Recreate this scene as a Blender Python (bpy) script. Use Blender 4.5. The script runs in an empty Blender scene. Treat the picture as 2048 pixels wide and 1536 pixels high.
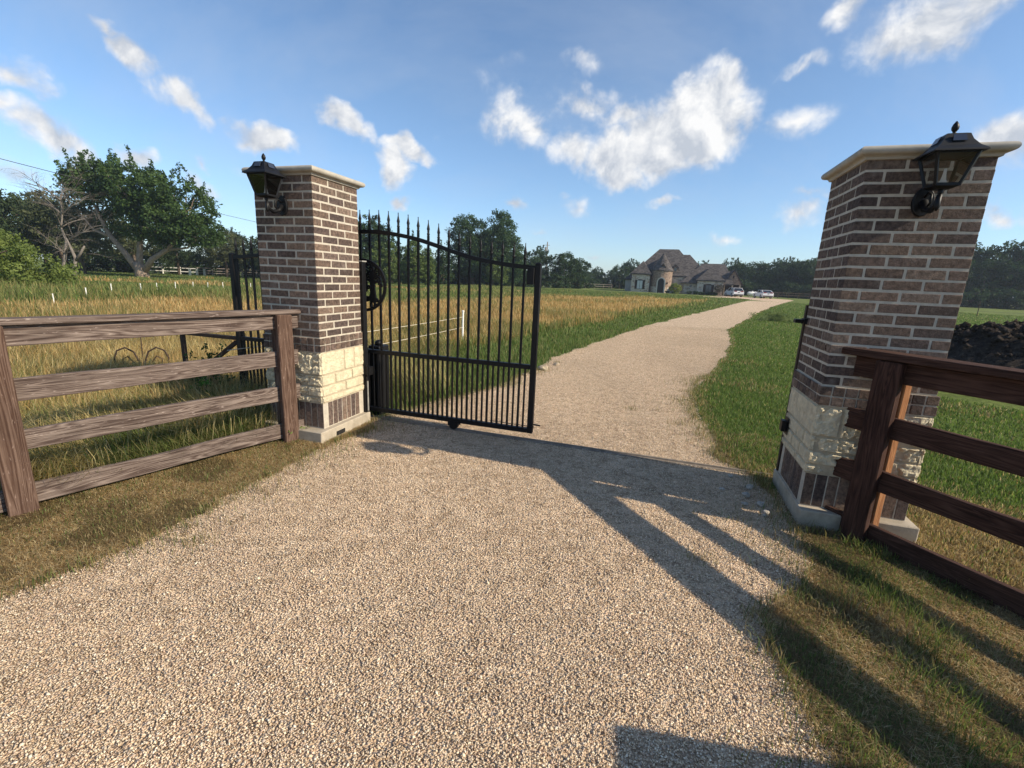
import bpy, math, random
import numpy as np
from mathutils import Vector, Matrix, Euler
R = math.radians
random.seed(7)
rng = np.random.default_rng(7)
C = bpy.context.scene.collection
SC = bpy.context.scene

# ------------------------------------------------------------------ camera
H = 1.52
cd = bpy.data.cameras.new('camera'); cam = bpy.data.objects.new('camera', cd); C.objects.link(cam)
cd.sensor_width = 36.0; cd.lens = 917.9 / 2048 * 36; cd.clip_start = 0.02; cd.clip_end = 6000
PITCH, ROLL = 0.2257, 0.0435
f_ = Vector((0, math.cos(PITCH), -math.sin(PITCH))); u_ = Vector((0, math.sin(PITCH), math.cos(PITCH))); r_ = Vector((1, 0, 0))
rr = r_ * math.cos(ROLL) + u_ * math.sin(ROLL); uu = -r_ * math.sin(ROLL) + u_ * math.cos(ROLL)
cam.matrix_world = Matrix((( rr.x, uu.x, -f_.x, 0), (rr.y, uu.y, -f_.y, 0), (rr.z, uu.z, -f_.z, H), (0, 0, 0, 1)))
SC.camera = cam

# ------------------------------------------------------------------ sun and sky
SUN_AZ, SUN_EL = -20.3, 32.0            # degrees, anticlockwise from +X
sv = Vector((math.cos(R(SUN_EL)) * math.cos(R(SUN_AZ)), math.cos(R(SUN_EL)) * math.sin(R(SUN_AZ)), math.sin(R(SUN_EL))))
ld = bpy.data.lights.new('sun', 'SUN'); ld.energy = 4.9; ld.angle = R(0.5); ld.color = (1.0, 0.88, 0.70)
lo = bpy.data.objects.new('sun', ld); C.objects.link(lo); lo.rotation_euler = sv.to_track_quat('Z', 'Y').to_euler()
SC.view_settings.view_transform = 'Standard'; SC.view_settings.look = 'None'
SC.view_settings.exposure = 0.44; SC.view_settings.gamma = 1.0

def pix(u, v):
    d = rr * ((u - 1024) / 917.9) - uu * ((v - 768) / 917.9) + f_
    return d.normalized()

world = bpy.data.worlds.new('World'); SC.world = world; world.use_nodes = True
def build_world():
    nt = world.node_tree; N = nt.nodes; L = nt.links
    N.clear()
    out = N.new('ShaderNodeOutputWorld'); bg = N.new('ShaderNodeBackground'); bg.inputs['Strength'].default_value = 0.125
    sky = N.new('ShaderNodeTexSky'); sky.sky_type = 'NISHITA'; sky.sun_disc = False
    sky.sun_elevation = R(SUN_EL); sky.sun_rotation = R(90 - SUN_AZ)
    sky.air_density = 1.0; sky.dust_density = 0.25; sky.ozone_density = 2.6; sky.altitude = 150
    tc = N.new('ShaderNodeTexCoord')
    def math_(op, a, b=None, c=None, clamp=False):
        n = N.new('ShaderNodeMath'); n.operation = op; n.use_clamp = clamp
        for i, x in enumerate((a, b, c)):
            if x is None: continue
            if isinstance(x, (int, float)): n.inputs[i].default_value = x
            else: L.new(x, n.inputs[i])
        return n.outputs[0]
    def noise(scale, detail, rough, vec, dist=0.0):
        n = N.new('ShaderNodeTexNoise'); n.inputs['Scale'].default_value = scale; n.inputs['Detail'].default_value = detail
        n.inputs['Roughness'].default_value = rough; n.inputs['Distortion'].default_value = dist
        L.new(vec, n.inputs['Vector']); return n
    D = tc.outputs['Generated']
    # soft warp so that cloud edges are not ellipses
    wn = noise(7.0, 4, 0.6, D)
    sub = N.new('ShaderNodeVectorMath'); sub.operation = 'SUBTRACT'; L.new(wn.outputs['Color'], sub.inputs[0]); sub.inputs[1].default_value = (.5, .5, .5)
    scl = N.new('ShaderNodeVectorMath'); scl.operation = 'SCALE'; L.new(sub.outputs[0], scl.inputs[0]); scl.inputs['Scale'].default_value = 0.115
    add = N.new('ShaderNodeVectorMath'); add.operation = 'ADD'; L.new(D, add.inputs[0]); L.new(scl.outputs[0], add.inputs[1])
    W = add.outputs[0]
    # (image point used as a bearing, half sizes in px, tilt in degrees (down to the right), strength)
    clouds = [
        (215, 60, 40, 14, 40, .8), (258, 102, 62, 24, 42, .95), (340, 178, 50, 22, 40, .8), (375, 210, 72, 30, 38, .95), (40, 150, 85, 34, 15, .8), (20, 215, 80, 28, 15, .7), (110, 270, 110, 38, 32, .95), (170, 310, 60, 28, 40, .8),
        (535, 265, 74, 27, 10, 1.1), (495, 262, 34, 20, 5, .8), (688, 245, 60, 28, 32, 1.1), (815, 305, 66, 20, 14, 1.0), (785, 330, 46, 28, 48, 1.0), (812, 398, 27, 16, 0, 1.0),
        (275, 312, 55, 28, 22, .75), (395, 330, 32, 14, 30, .55), (400, 385, 70, 26, 32, .62), (530, 330, 80, 22, 5, .42), (30, 345, 90, 30, 10, .6),
        (1040, 245, 72, 52, 15, .75), (1140, 295, 62, 46, 5, .85), (1180, 200, 105, 34, 8, .62), (1165, 125, 45, 24, 0, .42),
        (1240, 325, 70, 56, 0, 1.1), (1405, 240, 108, 78, -20, 1.45), (1445, 180, 60, 46, -25, 1.2), (1330, 290, 95, 60, -15, 1.5), (1250, 365, 48, 28, 0, .9), (1260, 240, 60, 34, 0, .8),
        (1600, 240, 100, 28, -8, .52), (1328, 403, 36, 14, 0, .75), (1032, 413, 32, 16, 8, .62), (1145, 415, 30, 18, 0, .45), (1085, 470, 24, 9, 0, .45),
        (1455, 470, 34, 14, 0, .5), (1600, 432, 55, 24, -5, .75), (1615, 395, 60, 18, -5, .5), (1600, 135, 62, 18, -15, .5),
        (1700, 40, 65, 24, -28, .70), (1840, 60, 175, 62, -24, 1.0), (1935, 10, 120, 52, -20, .8), (2030, 290, 120, 62, -15, 1.0), (1985, 437, 50, 18, 0, .7), (2100, 430, 90, 26, 0, .7),
        (1195, 505, 26, 8, 0, .4), (1010, 150, 130, 50, 0, .22), (900, 270, 80, 18, 5, .25), (620, 480, 120, 18, 6, .35), (1640, 130, 40, 20, 0, .3),
        (-300, 200, 260, 120, 10, .9), (2600, 150, 300, 150, -10, .9), (900, -500, 260, 120, 0, .7)]
    total = None
    for (px, py, a, b, ang, st) in clouds:
        c = pix(px, py)
        t = math.radians(ang)
        e = pix(px + 10 * math.cos(t), py + 10 * math.sin(t)) - c
        ax = (e - c * e.dot(c)).normalized(); bx = c.cross(ax).normalized()
        # tangent half sizes
        ra = (pix(px + a * math.cos(t), py + a * math.sin(t)) - c).length
        rb = (pix(px - b * math.sin(t), py + b * math.cos(t)) - c).length
        m = Matrix((ax, bx, c)).transposed()
        mp = N.new('ShaderNodeMapping'); mp.vector_type = 'TEXTURE'
        mp.inputs['Location'].default_value = c; mp.inputs['Rotation'].default_value = m.to_euler()
        mp.inputs['Scale'].default_value = (ra * 1.42, rb * 1.5, 0.8)
        L.new(W, mp.inputs['Vector'])
        ln = N.new('ShaderNodeVectorMath'); ln.operation = 'LENGTH'; L.new(mp.outputs[0], ln.inputs[0])
        w = math_('SUBTRACT', 1.0, ln.outputs['Value'], clamp=True)
        w = math_('MULTIPLY', w, st * 1.75)
        total = w if total is None else math_('MAXIMUM', total, w)
    n1 = noise(13.0, 9, 0.60, D, 0.3); n2 = noise(42.0, 6, 0.6, D)
    fb = math_('SUBTRACT', n1.outputs[0], 0.5); fb = math_('MULTIPLY', fb, 2.1)
    f2 = math_('MULTIPLY', math_('SUBTRACT', n2.outputs[0], 0.5), 0.55)
    gate = math_('MULTIPLY', total, 2.2, clamp=True)
    dens = math_('ADD', total, math_('MULTIPLY', math_('ADD', fb, f2), gate))
    mr = N.new('ShaderNodeMapRange'); mr.interpolation_type = 'SMOOTHSTEP'; L.new(dens, mr.inputs['Value'])
    mr.inputs['From Min'].default_value = 0.22; mr.inputs['From Max'].default_value = 1.25
    alpha = mr.outputs[0]
    # self shading: density of the same noise a little towards the sun
    off = N.new('ShaderNodeVectorMath'); off.operation = 'ADD'; L.new(D, off.inputs[0]); off.inputs[1].default_value = (0.016, 0.0, 0.022)
    n3 = noise(13.0, 5, 0.6, off.outputs[0], 0.3)
    sh = math_('MULTIPLY_ADD', math_('SUBTRACT', n1.outputs[0], n3.outputs[0]), 3.6, 0.52, clamp=True)
    mixc = N.new('ShaderNodeMix'); mixc.data_type = 'RGBA'; L.new(sh, mixc.inputs['Factor'])
    mixc.inputs['A'].default_value = (3.3, 3.6, 4.1, 1); mixc.inputs['B'].default_value = (5.9, 5.9, 5.9, 1)
    # very thin high veil
    mpv = N.new('ShaderNodeMapping'); mpv.inputs['Rotation'].default_value = (0.3, 0.5, 0.8); mpv.inputs['Scale'].default_value = (1.2, 7.0, 4.0); L.new(D, mpv.inputs['Vector'])
    nv = noise(1.6, 6, 0.6, mpv.outputs[0]); vr = N.new('ShaderNodeMapRange'); L.new(nv.outputs[0], vr.inputs['Value'])
    vr.inputs['From Min'].default_value = 0.45; vr.inputs['From Max'].default_value = 0.85; vr.inputs['To Max'].default_value = 0.30
    # tint of the clear sky
    tint = N.new('ShaderNodeMix'); tint.data_type = 'RGBA'; tint.blend_type = 'MULTIPLY'; tint.inputs['Factor'].default_value = 1.0
    L.new(sky.outputs[0], tint.inputs['A'])
    sx = N.new('ShaderNodeSeparateXYZ'); L.new(D, sx.inputs[0]); el = N.new('ShaderNodeMapRange'); L.new(sx.outputs['Z'], el.inputs['Value']); el.inputs['From Max'].default_value = 0.32
    tb_ = N.new('ShaderNodeMix'); tb_.data_type = 'RGBA'; L.new(el.outputs[0], tb_.inputs['Factor']); tb_.inputs['A'].default_value = (0.74, 0.86, 1.02, 1); tb_.inputs['B'].default_value = (0.93, 0.985, 1.02, 1)
    L.new(tb_.outputs['Result'], tint.inputs['B'])
    m0 = N.new('ShaderNodeMix'); m0.data_type = 'RGBA'; L.new(vr.outputs[0], m0.inputs['Factor']); L.new(tint.outputs['Result'], m0.inputs['A']); m0.inputs['B'].default_value = (3.6, 4.0, 4.7, 1)
    m1 = N.new('ShaderNodeMix'); m1.data_type = 'RGBA'; L.new(alpha, m1.inputs['Factor']); L.new(m0.outputs['Result'], m1.inputs['A']); L.new(mixc.outputs['Result'], m1.inputs['B'])
    L.new(m1.outputs['Result'], bg.inputs['Color']); L.new(bg.outputs[0], out.inputs[0])
build_world()

# ------------------------------------------------------------------ tagging helpers
def tag(o, label=None, cat=None, group=None, kind=None):
    if label: o['label'] = label
    if cat: o['category'] = cat
    if group: o['group'] = group
    if kind: o['kind'] = kind
    return o
def empty(name, loc=(0, 0, 0), rz=0, label=None, cat=None, group=None):
    o = bpy.data.objects.new(name, None); o.empty_display_size = .2; C.objects.link(o); o.location = loc; o.rotation_euler = (0, 0, rz)
    return tag(o, label, cat, group)
def copy_tree(o, parent=None):
    c = o.copy(); C.objects.link(c)
    if parent: c.parent = parent
    for ch in KIDS.get(o.name, []): copy_tree(ch, c)
    return c
KIDS = {}

# ------------------------------------------------------------------ mesh builder
class MB:
    def __init__(s): s.v = []; s.f = []; s.c = []; s.col = (1, 1, 1)
    def _add(s, vs, fs):
        b = len(s.v); s.v += [tuple(x) for x in vs]; s.c += [s.col] * len(vs); s.f += [tuple(i + b for i in f) for f in fs]
    def box(s, x0, x1, y0, y1, z0, z1, jit=0.0):
        vs = [(x, y, z) for z in (z0, z1) for x, y in ((x0, y0), (x1, y0), (x1, y1), (x0, y1))]
        if jit: vs = [tuple(c + random.uniform(-jit, jit) for c in v) for v in vs]
        s._add(vs, [(3, 2, 1, 0), (4, 5, 6, 7), (0, 1, 5, 4), (1, 2, 6, 5), (2, 3, 7, 6), (3, 0, 4, 7)])
    def obox(s, c, sx, sy, sz, M=None):
        vs = []
        for z in (-sz, sz):
            for x, y in ((-sx, -sy), (sx, -sy), (sx, sy), (-sx, sy)):
                p = Vector((x / 2, y / 2, z / 2)); p = (M @ p) if M else p; vs.append(p + Vector(c))
        s._add(vs, [(3, 2, 1, 0), (4, 5, 6, 7), (0, 1, 5, 4), (1, 2, 6, 5), (2, 3, 7, 6), (3, 0, 4, 7)])
    def bar(s, a, b, w, h=None, up=(0, 0, 1)):
        h = h or w; a = Vector(a); b = Vector(b); d = (b - a); l = d.length; d.normalize(); u = Vector(up)
        if abs(d.dot(u)) > .98: u = Vector((0, 1, 0))
        y = u.cross(d).normalized(); z = d.cross(y)
        M = Matrix((d, y, z)).transposed(); s.obox((a + b) / 2, l, w, h, M)
    def tube(s, pts, rad, n=8, cap=True):
        pts = [Vector(p) for p in pts]; m = len(pts)
        if isinstance(rad, (int, float)): rad = [rad] * m
        t0 = (pts[1] - pts[0]).normalized(); ref = Vector((0, 0, 1)) if abs(t0.z) < .9 else Vector((1, 0, 0))
        x = t0.cross(ref).normalized(); vs = []
        for i, p in enumerate(pts):
            t = (pts[min(i + 1, m - 1)] - pts[max(i - 1, 0)])
            t = t.normalized() if t.length > 1e-9 else t0
            x = (x - t * x.dot(t)); x = x.normalized() if x.length > 1e-6 else t.orthogonal().normalized(); y = t.cross(x)
            for k in range(n):
                a = 2 * math.pi * k / n; vs.append(p + (x * math.cos(a) + y * math.sin(a)) * rad[i])
        fs = [(i * n + k, i * n + (k + 1) % n, (i + 1) * n + (k + 1) % n, (i + 1) * n + k) for i in range(m - 1) for k in range(n)]
        if cap: fs += [tuple(range(n))[::-1], tuple((m - 1) * n + k for k in range(n))]
        s._add(vs, fs)
    def lathe(s, prof, c=(0, 0, 0), n=16):
        m = len(prof); vs = []
        for r, z in prof:
            for k in range(n):
                a = 2 * math.pi * k / n; vs.append((c[0] + r * math.cos(a), c[1] + r * math.sin(a), c[2] + z))
        fs = [(i * n + k, i * n + (k + 1) % n, (i + 1) * n + (k + 1) % n, (i + 1) * n + k) for i in range(m - 1) for k in range(n)]
        fs += [tuple(range(n))[::-1], tuple((m - 1) * n + k for k in range(n))]
        s._add(vs, fs)
    def prism(s, poly, d0, d1, axis='y'):
        # poly of (a, z); extruded along axis
        n = len(poly)
        if axis == 'y': vs = [(a, d0, z) for a, z in poly] + [(a, d1, z) for a, z in poly]
        elif axis == 'x': vs = [(d0, a, z) for a, z in poly] + [(d1, a, z) for a, z in poly]
        else: vs = [(a, b, d0) for a, b in poly] + [(a, b, d1) for a, b in poly]
        s._add(vs, [tuple(range(n)), tuple(range(2 * n - 1, n - 1, -1))] + [(i, i + n, (i + 1) % n + n, (i + 1) % n) for i in range(n)])
    def frustum(s, c, h0, h1, z0, z1, h0y=None, h1y=None):
        h0y = h0y or h0; h1y = h1y or h1; x, y = c
        vs = [(x - h0, y - h0y, z0), (x + h0, y - h0y, z0), (x + h0, y + h0y, z0), (x - h0, y + h0y, z0),
              (x - h1, y - h1y, z1), (x + h1, y - h1y, z1), (x + h1, y + h1y, z1), (x - h1, y + h1y, z1)]
        s._add(vs, [(3, 2, 1, 0), (4, 5, 6, 7), (0, 1, 5, 4), (1, 2, 6, 5), (2, 3, 7, 6), (3, 0, 4, 7)])
    def poly(s, pts): s._add(pts, [tuple(range(len(pts)))])
    def build(s, name, mat, parent=None, smooth=False, bevel=0.0, seg=1, fix=True):
        me = bpy.data.meshes.new(name); me.from_pydata([tuple(v) for v in s.v], [], s.f)
        at = me.color_attributes.new('Col', 'FLOAT_COLOR', 'POINT')
        at.data.foreach_set('color', np.array([(*c, 1.0) for c in s.c], np.float32).ravel())
        me.materials.append(mat)
        if fix:
            import bmesh
            bm = bmesh.new(); bm.from_mesh(me); bmesh.ops.recalc_face_normals(bm, faces=bm.faces); bm.to_mesh(me); bm.free()
        if smooth: me.shade_smooth()
        o = bpy.data.objects.new(name, me); C.objects.link(o)
        if parent: o.parent = parent; KIDS.setdefault(parent.name, []).append(o)
        if bevel:
            b = o.modifiers.new('bevel', 'BEVEL'); b.width = bevel; b.segments = seg; b.limit_method = 'ANGLE'; b.angle_limit = R(40)
        return o

def np_mesh(name, V, F, cols, mat, parent=None, smooth=False):
    """V (n,3), F list of (m,k) arrays with k=3 or 4, cols (n,3)"""
    me = bpy.data.meshes.new(name); me.vertices.add(len(V)); me.vertices.foreach_set('co', np.ascontiguousarray(V, np.float32).ravel())
    F = [f for f in F if len(f)]
    nl = sum(f.size for f in F); npoly = sum(len(f) for f in F)
    me.loops.add(nl); me.loops.foreach_set('vertex_index', np.concatenate([f.ravel() for f in F]).astype(np.int32))
    st = []; o = 0
    for f in F:
        st.append(o + np.arange(len(f)) * f.shape[1]); o += f.size
    me.polygons.add(npoly); me.polygons.foreach_set('loop_start', np.concatenate(st).astype(np.int32))
    if smooth: me.polygons.foreach_set('use_smooth', np.ones(npoly, bool))
    me.update(calc_edges=True)
    if cols is not None:
        at = me.color_attributes.new('Col', 'FLOAT_COLOR', 'POINT')
        cc = np.ones((len(V), 4), np.float32); cc[:, :3] = cols; at.data.foreach_set('color', cc.ravel())
    me.materials.append(mat)
    ob = bpy.data.objects.new(name, me); C.objects.link(ob)
    if parent: ob.parent = parent; KIDS.setdefault(parent.name, []).append(ob)
    return ob

# numpy value noise
def _h(ix, iy, s):
    n = (ix * 374761393 + iy * 668265263 + s * 974634777) & 0x7fffffff
    n = ((n ^ (n >> 13)) * 1274126177) & 0x7fffffff
    return ((n ^ (n >> 16)) & 0xffff) / 65535.0
def vnoise(x, y, s=0):
    x = np.asarray(x, float); y = np.asarray(y, float)
    ix = np.floor(x).astype(np.int64); iy = np.floor(y).astype(np.int64); fx = x - ix; fy = y - iy
    fx = fx * fx * (3 - 2 * fx); fy = fy * fy * (3 - 2 * fy)
    a = _h(ix, iy, s); b = _h(ix + 1, iy, s); c = _h(ix, iy + 1, s); d = _h(ix + 1, iy + 1, s)
    return (a * (1 - fx) + b * fx) * (1 - fy) + (c * (1 - fx) + d * fx) * fy
def fbm(x, y, s=0, o=4):
    r = 0; a = .5; t = 0
    for i in range(o):
        r = r + a * vnoise(np.asarray(x) * 2 ** i, np.asarray(y) * 2 ** i, s + i * 17); t += a; a *= .5
    return r / t
def sstep(a, b, x):
    t = np.clip((np.asarray(x, float) - a) / (b - a), 0, 1); return t * t * (3 - 2 * t)

# ------------------------------------------------------------------ materials
def mat(name, base=(.5, .5, .5), rough=.8, metal=0.0, spec=.5):
    m = bpy.data.materials.new(name); m.use_nodes = True
    b = m.node_tree.nodes['Principled BSDF']; b.inputs['Base Color'].default_value = (*base, 1); b.inputs['Roughness'].default_value = rough
    b.inputs['Metallic'].default_value = metal; b.inputs['Specular IOR Level'].default_value = spec
    return m
class NT:
    def __init__(s, m): s.m = m; s.t = m.node_tree; s.N = s.t.nodes; s.L = s.t.links; s.b = s.N['Principled BSDF']
    def coord(s, kind='Object', scale=(1, 1, 1), rnd=False):
        tc = s.N.new('ShaderNodeTexCoord'); mp = s.N.new('ShaderNodeMapping'); mp.inputs['Scale'].default_value = scale
        s.L.new(tc.outputs[kind], mp.inputs['Vector'])
        if rnd:
            oi = s.N.new('ShaderNodeObjectInfo'); mu = s.N.new('ShaderNodeMath'); mu.operation = 'MULTIPLY'; mu.inputs[1].default_value = 37.0
            s.L.new(oi.outputs['Random'], mu.inputs[0]); cb = s.N.new('ShaderNodeCombineXYZ')
            for i in range(3): s.L.new(mu.outputs[0], cb.inputs[i])
            s.L.new(cb.outputs[0], mp.inputs['Location'])
        return mp.outputs[0]
    def noise(s, vec, scale, detail=4, rough=.6, dist=0.0):
        n = s.N.new('ShaderNodeTexNoise'); n.inputs['Scale'].default_value = scale; n.inputs['Detail'].default_value = detail
        n.inputs['Roughness'].default_value = rough; n.inputs['Distortion'].default_value = dist; s.L.new(vec, n.inputs['Vector']); return n.outputs[0]
    def vor(s, vec, scale, feature='F1', rnd=1.0):
        n = s.N.new('ShaderNodeTexVoronoi'); n.feature = feature; n.inputs['Scale'].default_value = scale; n.inputs['Randomness'].default_value = rnd
        s.L.new(vec, n.inputs['Vector']); return n
    def ramp(s, fac, stops, interp='LINEAR'):
        n = s.N.new('ShaderNodeValToRGB'); cr = n.color_ramp; cr.interpolation = interp
        while len(cr.elements) < len(stops): cr.elements.new(.5)
        for e, (p, c) in zip(cr.elements, stops): e.position = p; e.color = (*c, 1) if len(c) == 3 else c
        s.L.new(fac, n.inputs[0]); return n.outputs[0]
    def mix(s, a, b, fac, blend='MIX'):
        n = s.N.new('ShaderNodeMix'); n.data_type = 'RGBA'; n.blend_type = blend
        for k, x in (('Factor', fac), ('A', a), ('B', b)):
            if hasattr(x, 'links') or hasattr(x, 'is_linked'): s.L.new(x, n.inputs[k] if k == 'Factor' else n.inputs[k])
            elif k == 'Factor': n.inputs[k].default_value = x
            else: n.inputs[k].default_value = (*x, 1)
        return n.outputs['Result']
    def math(s, op, a, b=0.0, clamp=False):
        n = s.N.new('ShaderNodeMath'); n.operation = op; n.use_clamp = clamp
        for i, x in enumerate((a, b)):
            if hasattr(x, 'is_linked'): s.L.new(x, n.inputs[i])
            else: n.inputs[i].default_value = x
        return n.outputs[0]
    def mr(s, v, a, b, c=0., d=1.):
        n = s.N.new('ShaderNodeMapRange'); s.L.new(v, n.inputs[0])
        for i, x in enumerate((a, b, c, d)): n.inputs[i + 1].default_value = x
        return n.outputs[0]
    def attr(s, name='Col'):
        n = s.N.new('ShaderNodeAttribute'); n.attribute_name = name; return n.outputs['Color']
    def col(s, c): s.L.new(c, s.b.inputs['Base Color'])
    def rough(s, c): s.L.new(c, s.b.inputs['Roughness'])
    def bump(s, h, strength=.5, dist=.01, prev=None):
        n = s.N.new('ShaderNodeBump'); n.inputs['Strength'].default_value = strength; n.inputs['Distance'].default_value = dist
        s.L.new(h, n.inputs['Height'])
        if prev: s.L.new(prev, n.inputs['Normal'])
        s.L.new(n.outputs[0], s.b.inputs['Normal']); return n.outputs[0]

def m_brick():
    m = mat('brick_clay', rough=.92, spec=.2); t = NT(m); v = t.coord()
    n = t.noise(v, 38, 6, .7); n2 = t.noise(v, 9, 3)
    c = t.mix(t.attr(), t.ramp(n, [(.30, (.42, .38, .36)), (.5, (1.05, 1.03, 1.0)), (.70, (1.8, 1.68, 1.55))]), 1.0, 'MULTIPLY')
    c = t.mix(c, (.32, .27, .23), t.mr(n2, .58, .8, 0, .55)); t.col(c)
    t.bump(t.noise(v, 48, 7, .75), 1.0, .016); return m
def m_plain(name, base, var=.25, scale=12, rough=.9, bs=60, bstr=.5, bd=.004, spec=.3, stain=None):
    m = mat(name, rough=rough, spec=spec); t = NT(m); v = t.coord()
    n = t.noise(v, scale, 6, .65)
    c = t.ramp(n, [(.3, tuple(x * (1 - var) for x in base)), (.7, tuple(min(x * (1 + var), 1) for x in base))])
    if stain: c = t.mix(c, stain, t.mr(t.noise(v, scale * .35, 5, .7), .52, .72, 0, .6))
    t.col(c); t.bump(t.noise(v, bs, 5, .65), bstr, bd); return m
def m_wood(name, dark, mid, light, axis, fleck=.5):
    m = mat(name, rough=.92, spec=.12); t = NT(m)
    sc = {'x': (.5, 9, 9), 'z': (9, 9, .5)}[axis]; sf = {'x': (3.0, 70, 70), 'z': (70, 70, 3.0)}[axis]
    v = t.coord('Object', sc, True); vf = t.coord('Object', sf, True)
    big = t.noise(v, 1.5, 2, .45, 0.8)
    rings = t.math('FRACT', t.math('MULTIPLY', big, 17.0)); tri = t.math('ABSOLUTE', t.math('SUBTRACT', rings, .5))
    fine = t.noise(vf, 1.0, 5, .7)
    g = t.math('ADD', t.math('MULTIPLY', tri, .55), t.math('MULTIPLY', fine, .95))
    c = t.ramp(g, [(.22, dark), (.5, mid), (.8, light)])
    vm = t.coord('Object', {'x': (9, 45, 45), 'z': (45, 45, 9)}[axis], True)
    fl = t.mr(t.noise(vm, 2.2, 4, .65), .62, .70, 0, fleck)
    c = t.mix(c, tuple(min(1, x * 2.1 + .1) for x in light), fl)
    pn = t.noise(t.coord('Object', (1, 1, 1), True), 3.0, 3); c = t.mix(c, dark, t.mr(pn, .5, .8, 0, .45))
    t.col(c); t.bump(g, .75, .004); return m
def m_leaf(name, trans=.35, rough=.6):
    m = mat(name, rough=rough, spec=.2); t = NT(m); c = t.attr(); t.col(c)
    tr = t.N.new('ShaderNodeBsdfTranslucent'); hs = t.N.new('ShaderNodeHueSaturation'); hs.inputs['Value'].default_value = 1.25; hs.inputs['Saturation'].default_value = 1.1
    t.L.new(c, hs.inputs['Color']); t.L.new(hs.outputs[0], tr.inputs[0])
    mx = t.N.new('ShaderNodeMixShader'); mx.inputs[0].default_value = trans
    t.L.new(t.b.outputs[0], mx.inputs[1]); t.L.new(tr.outputs[0], mx.inputs[2]); t.L.new(mx.outputs[0], t.N['Material Output'].inputs[0]); return m
M = {}
M['brick'] = m_brick()
M['mortar'] = m_plain('mortar', (.47, .42, .34), .18, 20, bs=160, bstr=.5, bd=.003)
M['lime'] = m_plain('limestone', (.63, .545, .375), .22, 22, bs=55, bstr=1.0, bd=.012, stain=(.42, .33, .22))
M['joint'] = m_plain('dark_joint', (.42, .355, .25), .2, 14)
M['cap'] = m_plain('cast_stone', (.38, .345, .285), .18, 9, rough=.8, bs=120, bstr=.25, bd=.002, stain=(.17, .15, .13))
M['conc'] = m_plain('concrete', (.40, .345, .265), .2, 10, bs=90, bstr=.5, bd=.004, stain=(.25, .2, .14))
M['woodLx'] = m_wood('sunlit_weathered_wood_x', (.018, .012, .010), (.082, .057, .047), (.235, .185, .155), 'x', .45)  # one wood for both fences; this copy is paler for the sunlit one, plus weathering
M['woodLz'] = m_wood('sunlit_weathered_wood_z', (.026, .014, .010), (.072, .041, .029), (.16, .105, .078), 'z', .45)
M['woodRx'] = m_wood('shaded_wood_x', (.014, .008, .006), (.042, .021, .015), (.092, .048, .034), 'x', .10)  # the same wood darkened in colour for the right fence's shaded side
M['woodRz'] = m_wood('shaded_wood_z', (.013, .007, .006), (.038, .019, .014), (.088, .045, .032), 'z', .08)
M['woodOz'] = m_wood('orange_wood_z', (.09, .036, .016), (.20, .085, .036), (.32, .155, .07), 'z', .1)  # brighter orange wood for the right fence's rear posts
M['iron'] = m_plain('black_iron', (.0055, .0055, .0065), .25, 30, rough=.5, bs=200, bstr=.12, bd=.001, spec=.28)
M['rust'] = m_plain('rusty_iron', (.05, .032, .022), .4, 20, rough=.8, bs=120, bstr=.3, bd=.002)
M['galv'] = m_plain('galvanised_steel', (.30, .29, .26), .25, 25, rough=.5, bs=100, bstr=.1, bd=.001)
M['white'] = m_plain('white_plastic', (.80, .78, .72), .08, 15, rough=.5, bs=50, bstr=.05, bd=.001)
M['cream'] = mat('cream_tube', (.75, .70, .60), .5)
M['panel'] = mat('solar_cell', (.045, .055, .08), .18, .2)
def m_glass():
    m = mat('lantern_glass', (.9, .9, .92), .05); t = NT(m)
    tr = t.N.new('ShaderNodeBsdfTransparent'); tr.inputs[0].default_value = (.95, .94, .92, 1); gl = t.N.new('ShaderNodeBsdfGlossy'); gl.inputs['Roughness'].default_value = .04
    mx = t.N.new('ShaderNodeMixShader'); fr = t.N.new('ShaderNodeFresnel'); fr.inputs[0].default_value = 1.6
    t.L.new(fr.outputs[0], mx.inputs[0]); t.L.new(tr.outputs[0], mx.inputs[1]); t.L.new(gl.outputs[0], mx.inputs[2]); t.L.new(mx.outputs[0], t.N['Material Output'].inputs[0]); return m
M['glass'] = m_glass()
M['leaf'] = m_leaf('tree_leaf', .30)
M['grass'] = m_leaf('grass_blade', .45)
def m_bark(name, a, b):
    m = mat(name, rough=.95, spec=.1); t = NT(m); v = t.coord('Object', (4, 4, 1)); n = t.noise(v, 3, 6, .7)
    t.col(t.ramp(n, [(.3, a), (.7, b)])); t.bump(n, .8, .05); return m
M['bark'] = m_bark('bark', (.06, .045, .035), (.22, .17, .13))
M['barkL'] = m_bark('pale_bark', (.16, .12, .09), (.42, .32, .24))
M['dead'] = m_bark('dead_bark', (.10, .085, .07), (.27, .235, .20))
M['pole'] = m_bark('pole_wood', (.20, .17, .14), (.36, .32, .27))

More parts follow.
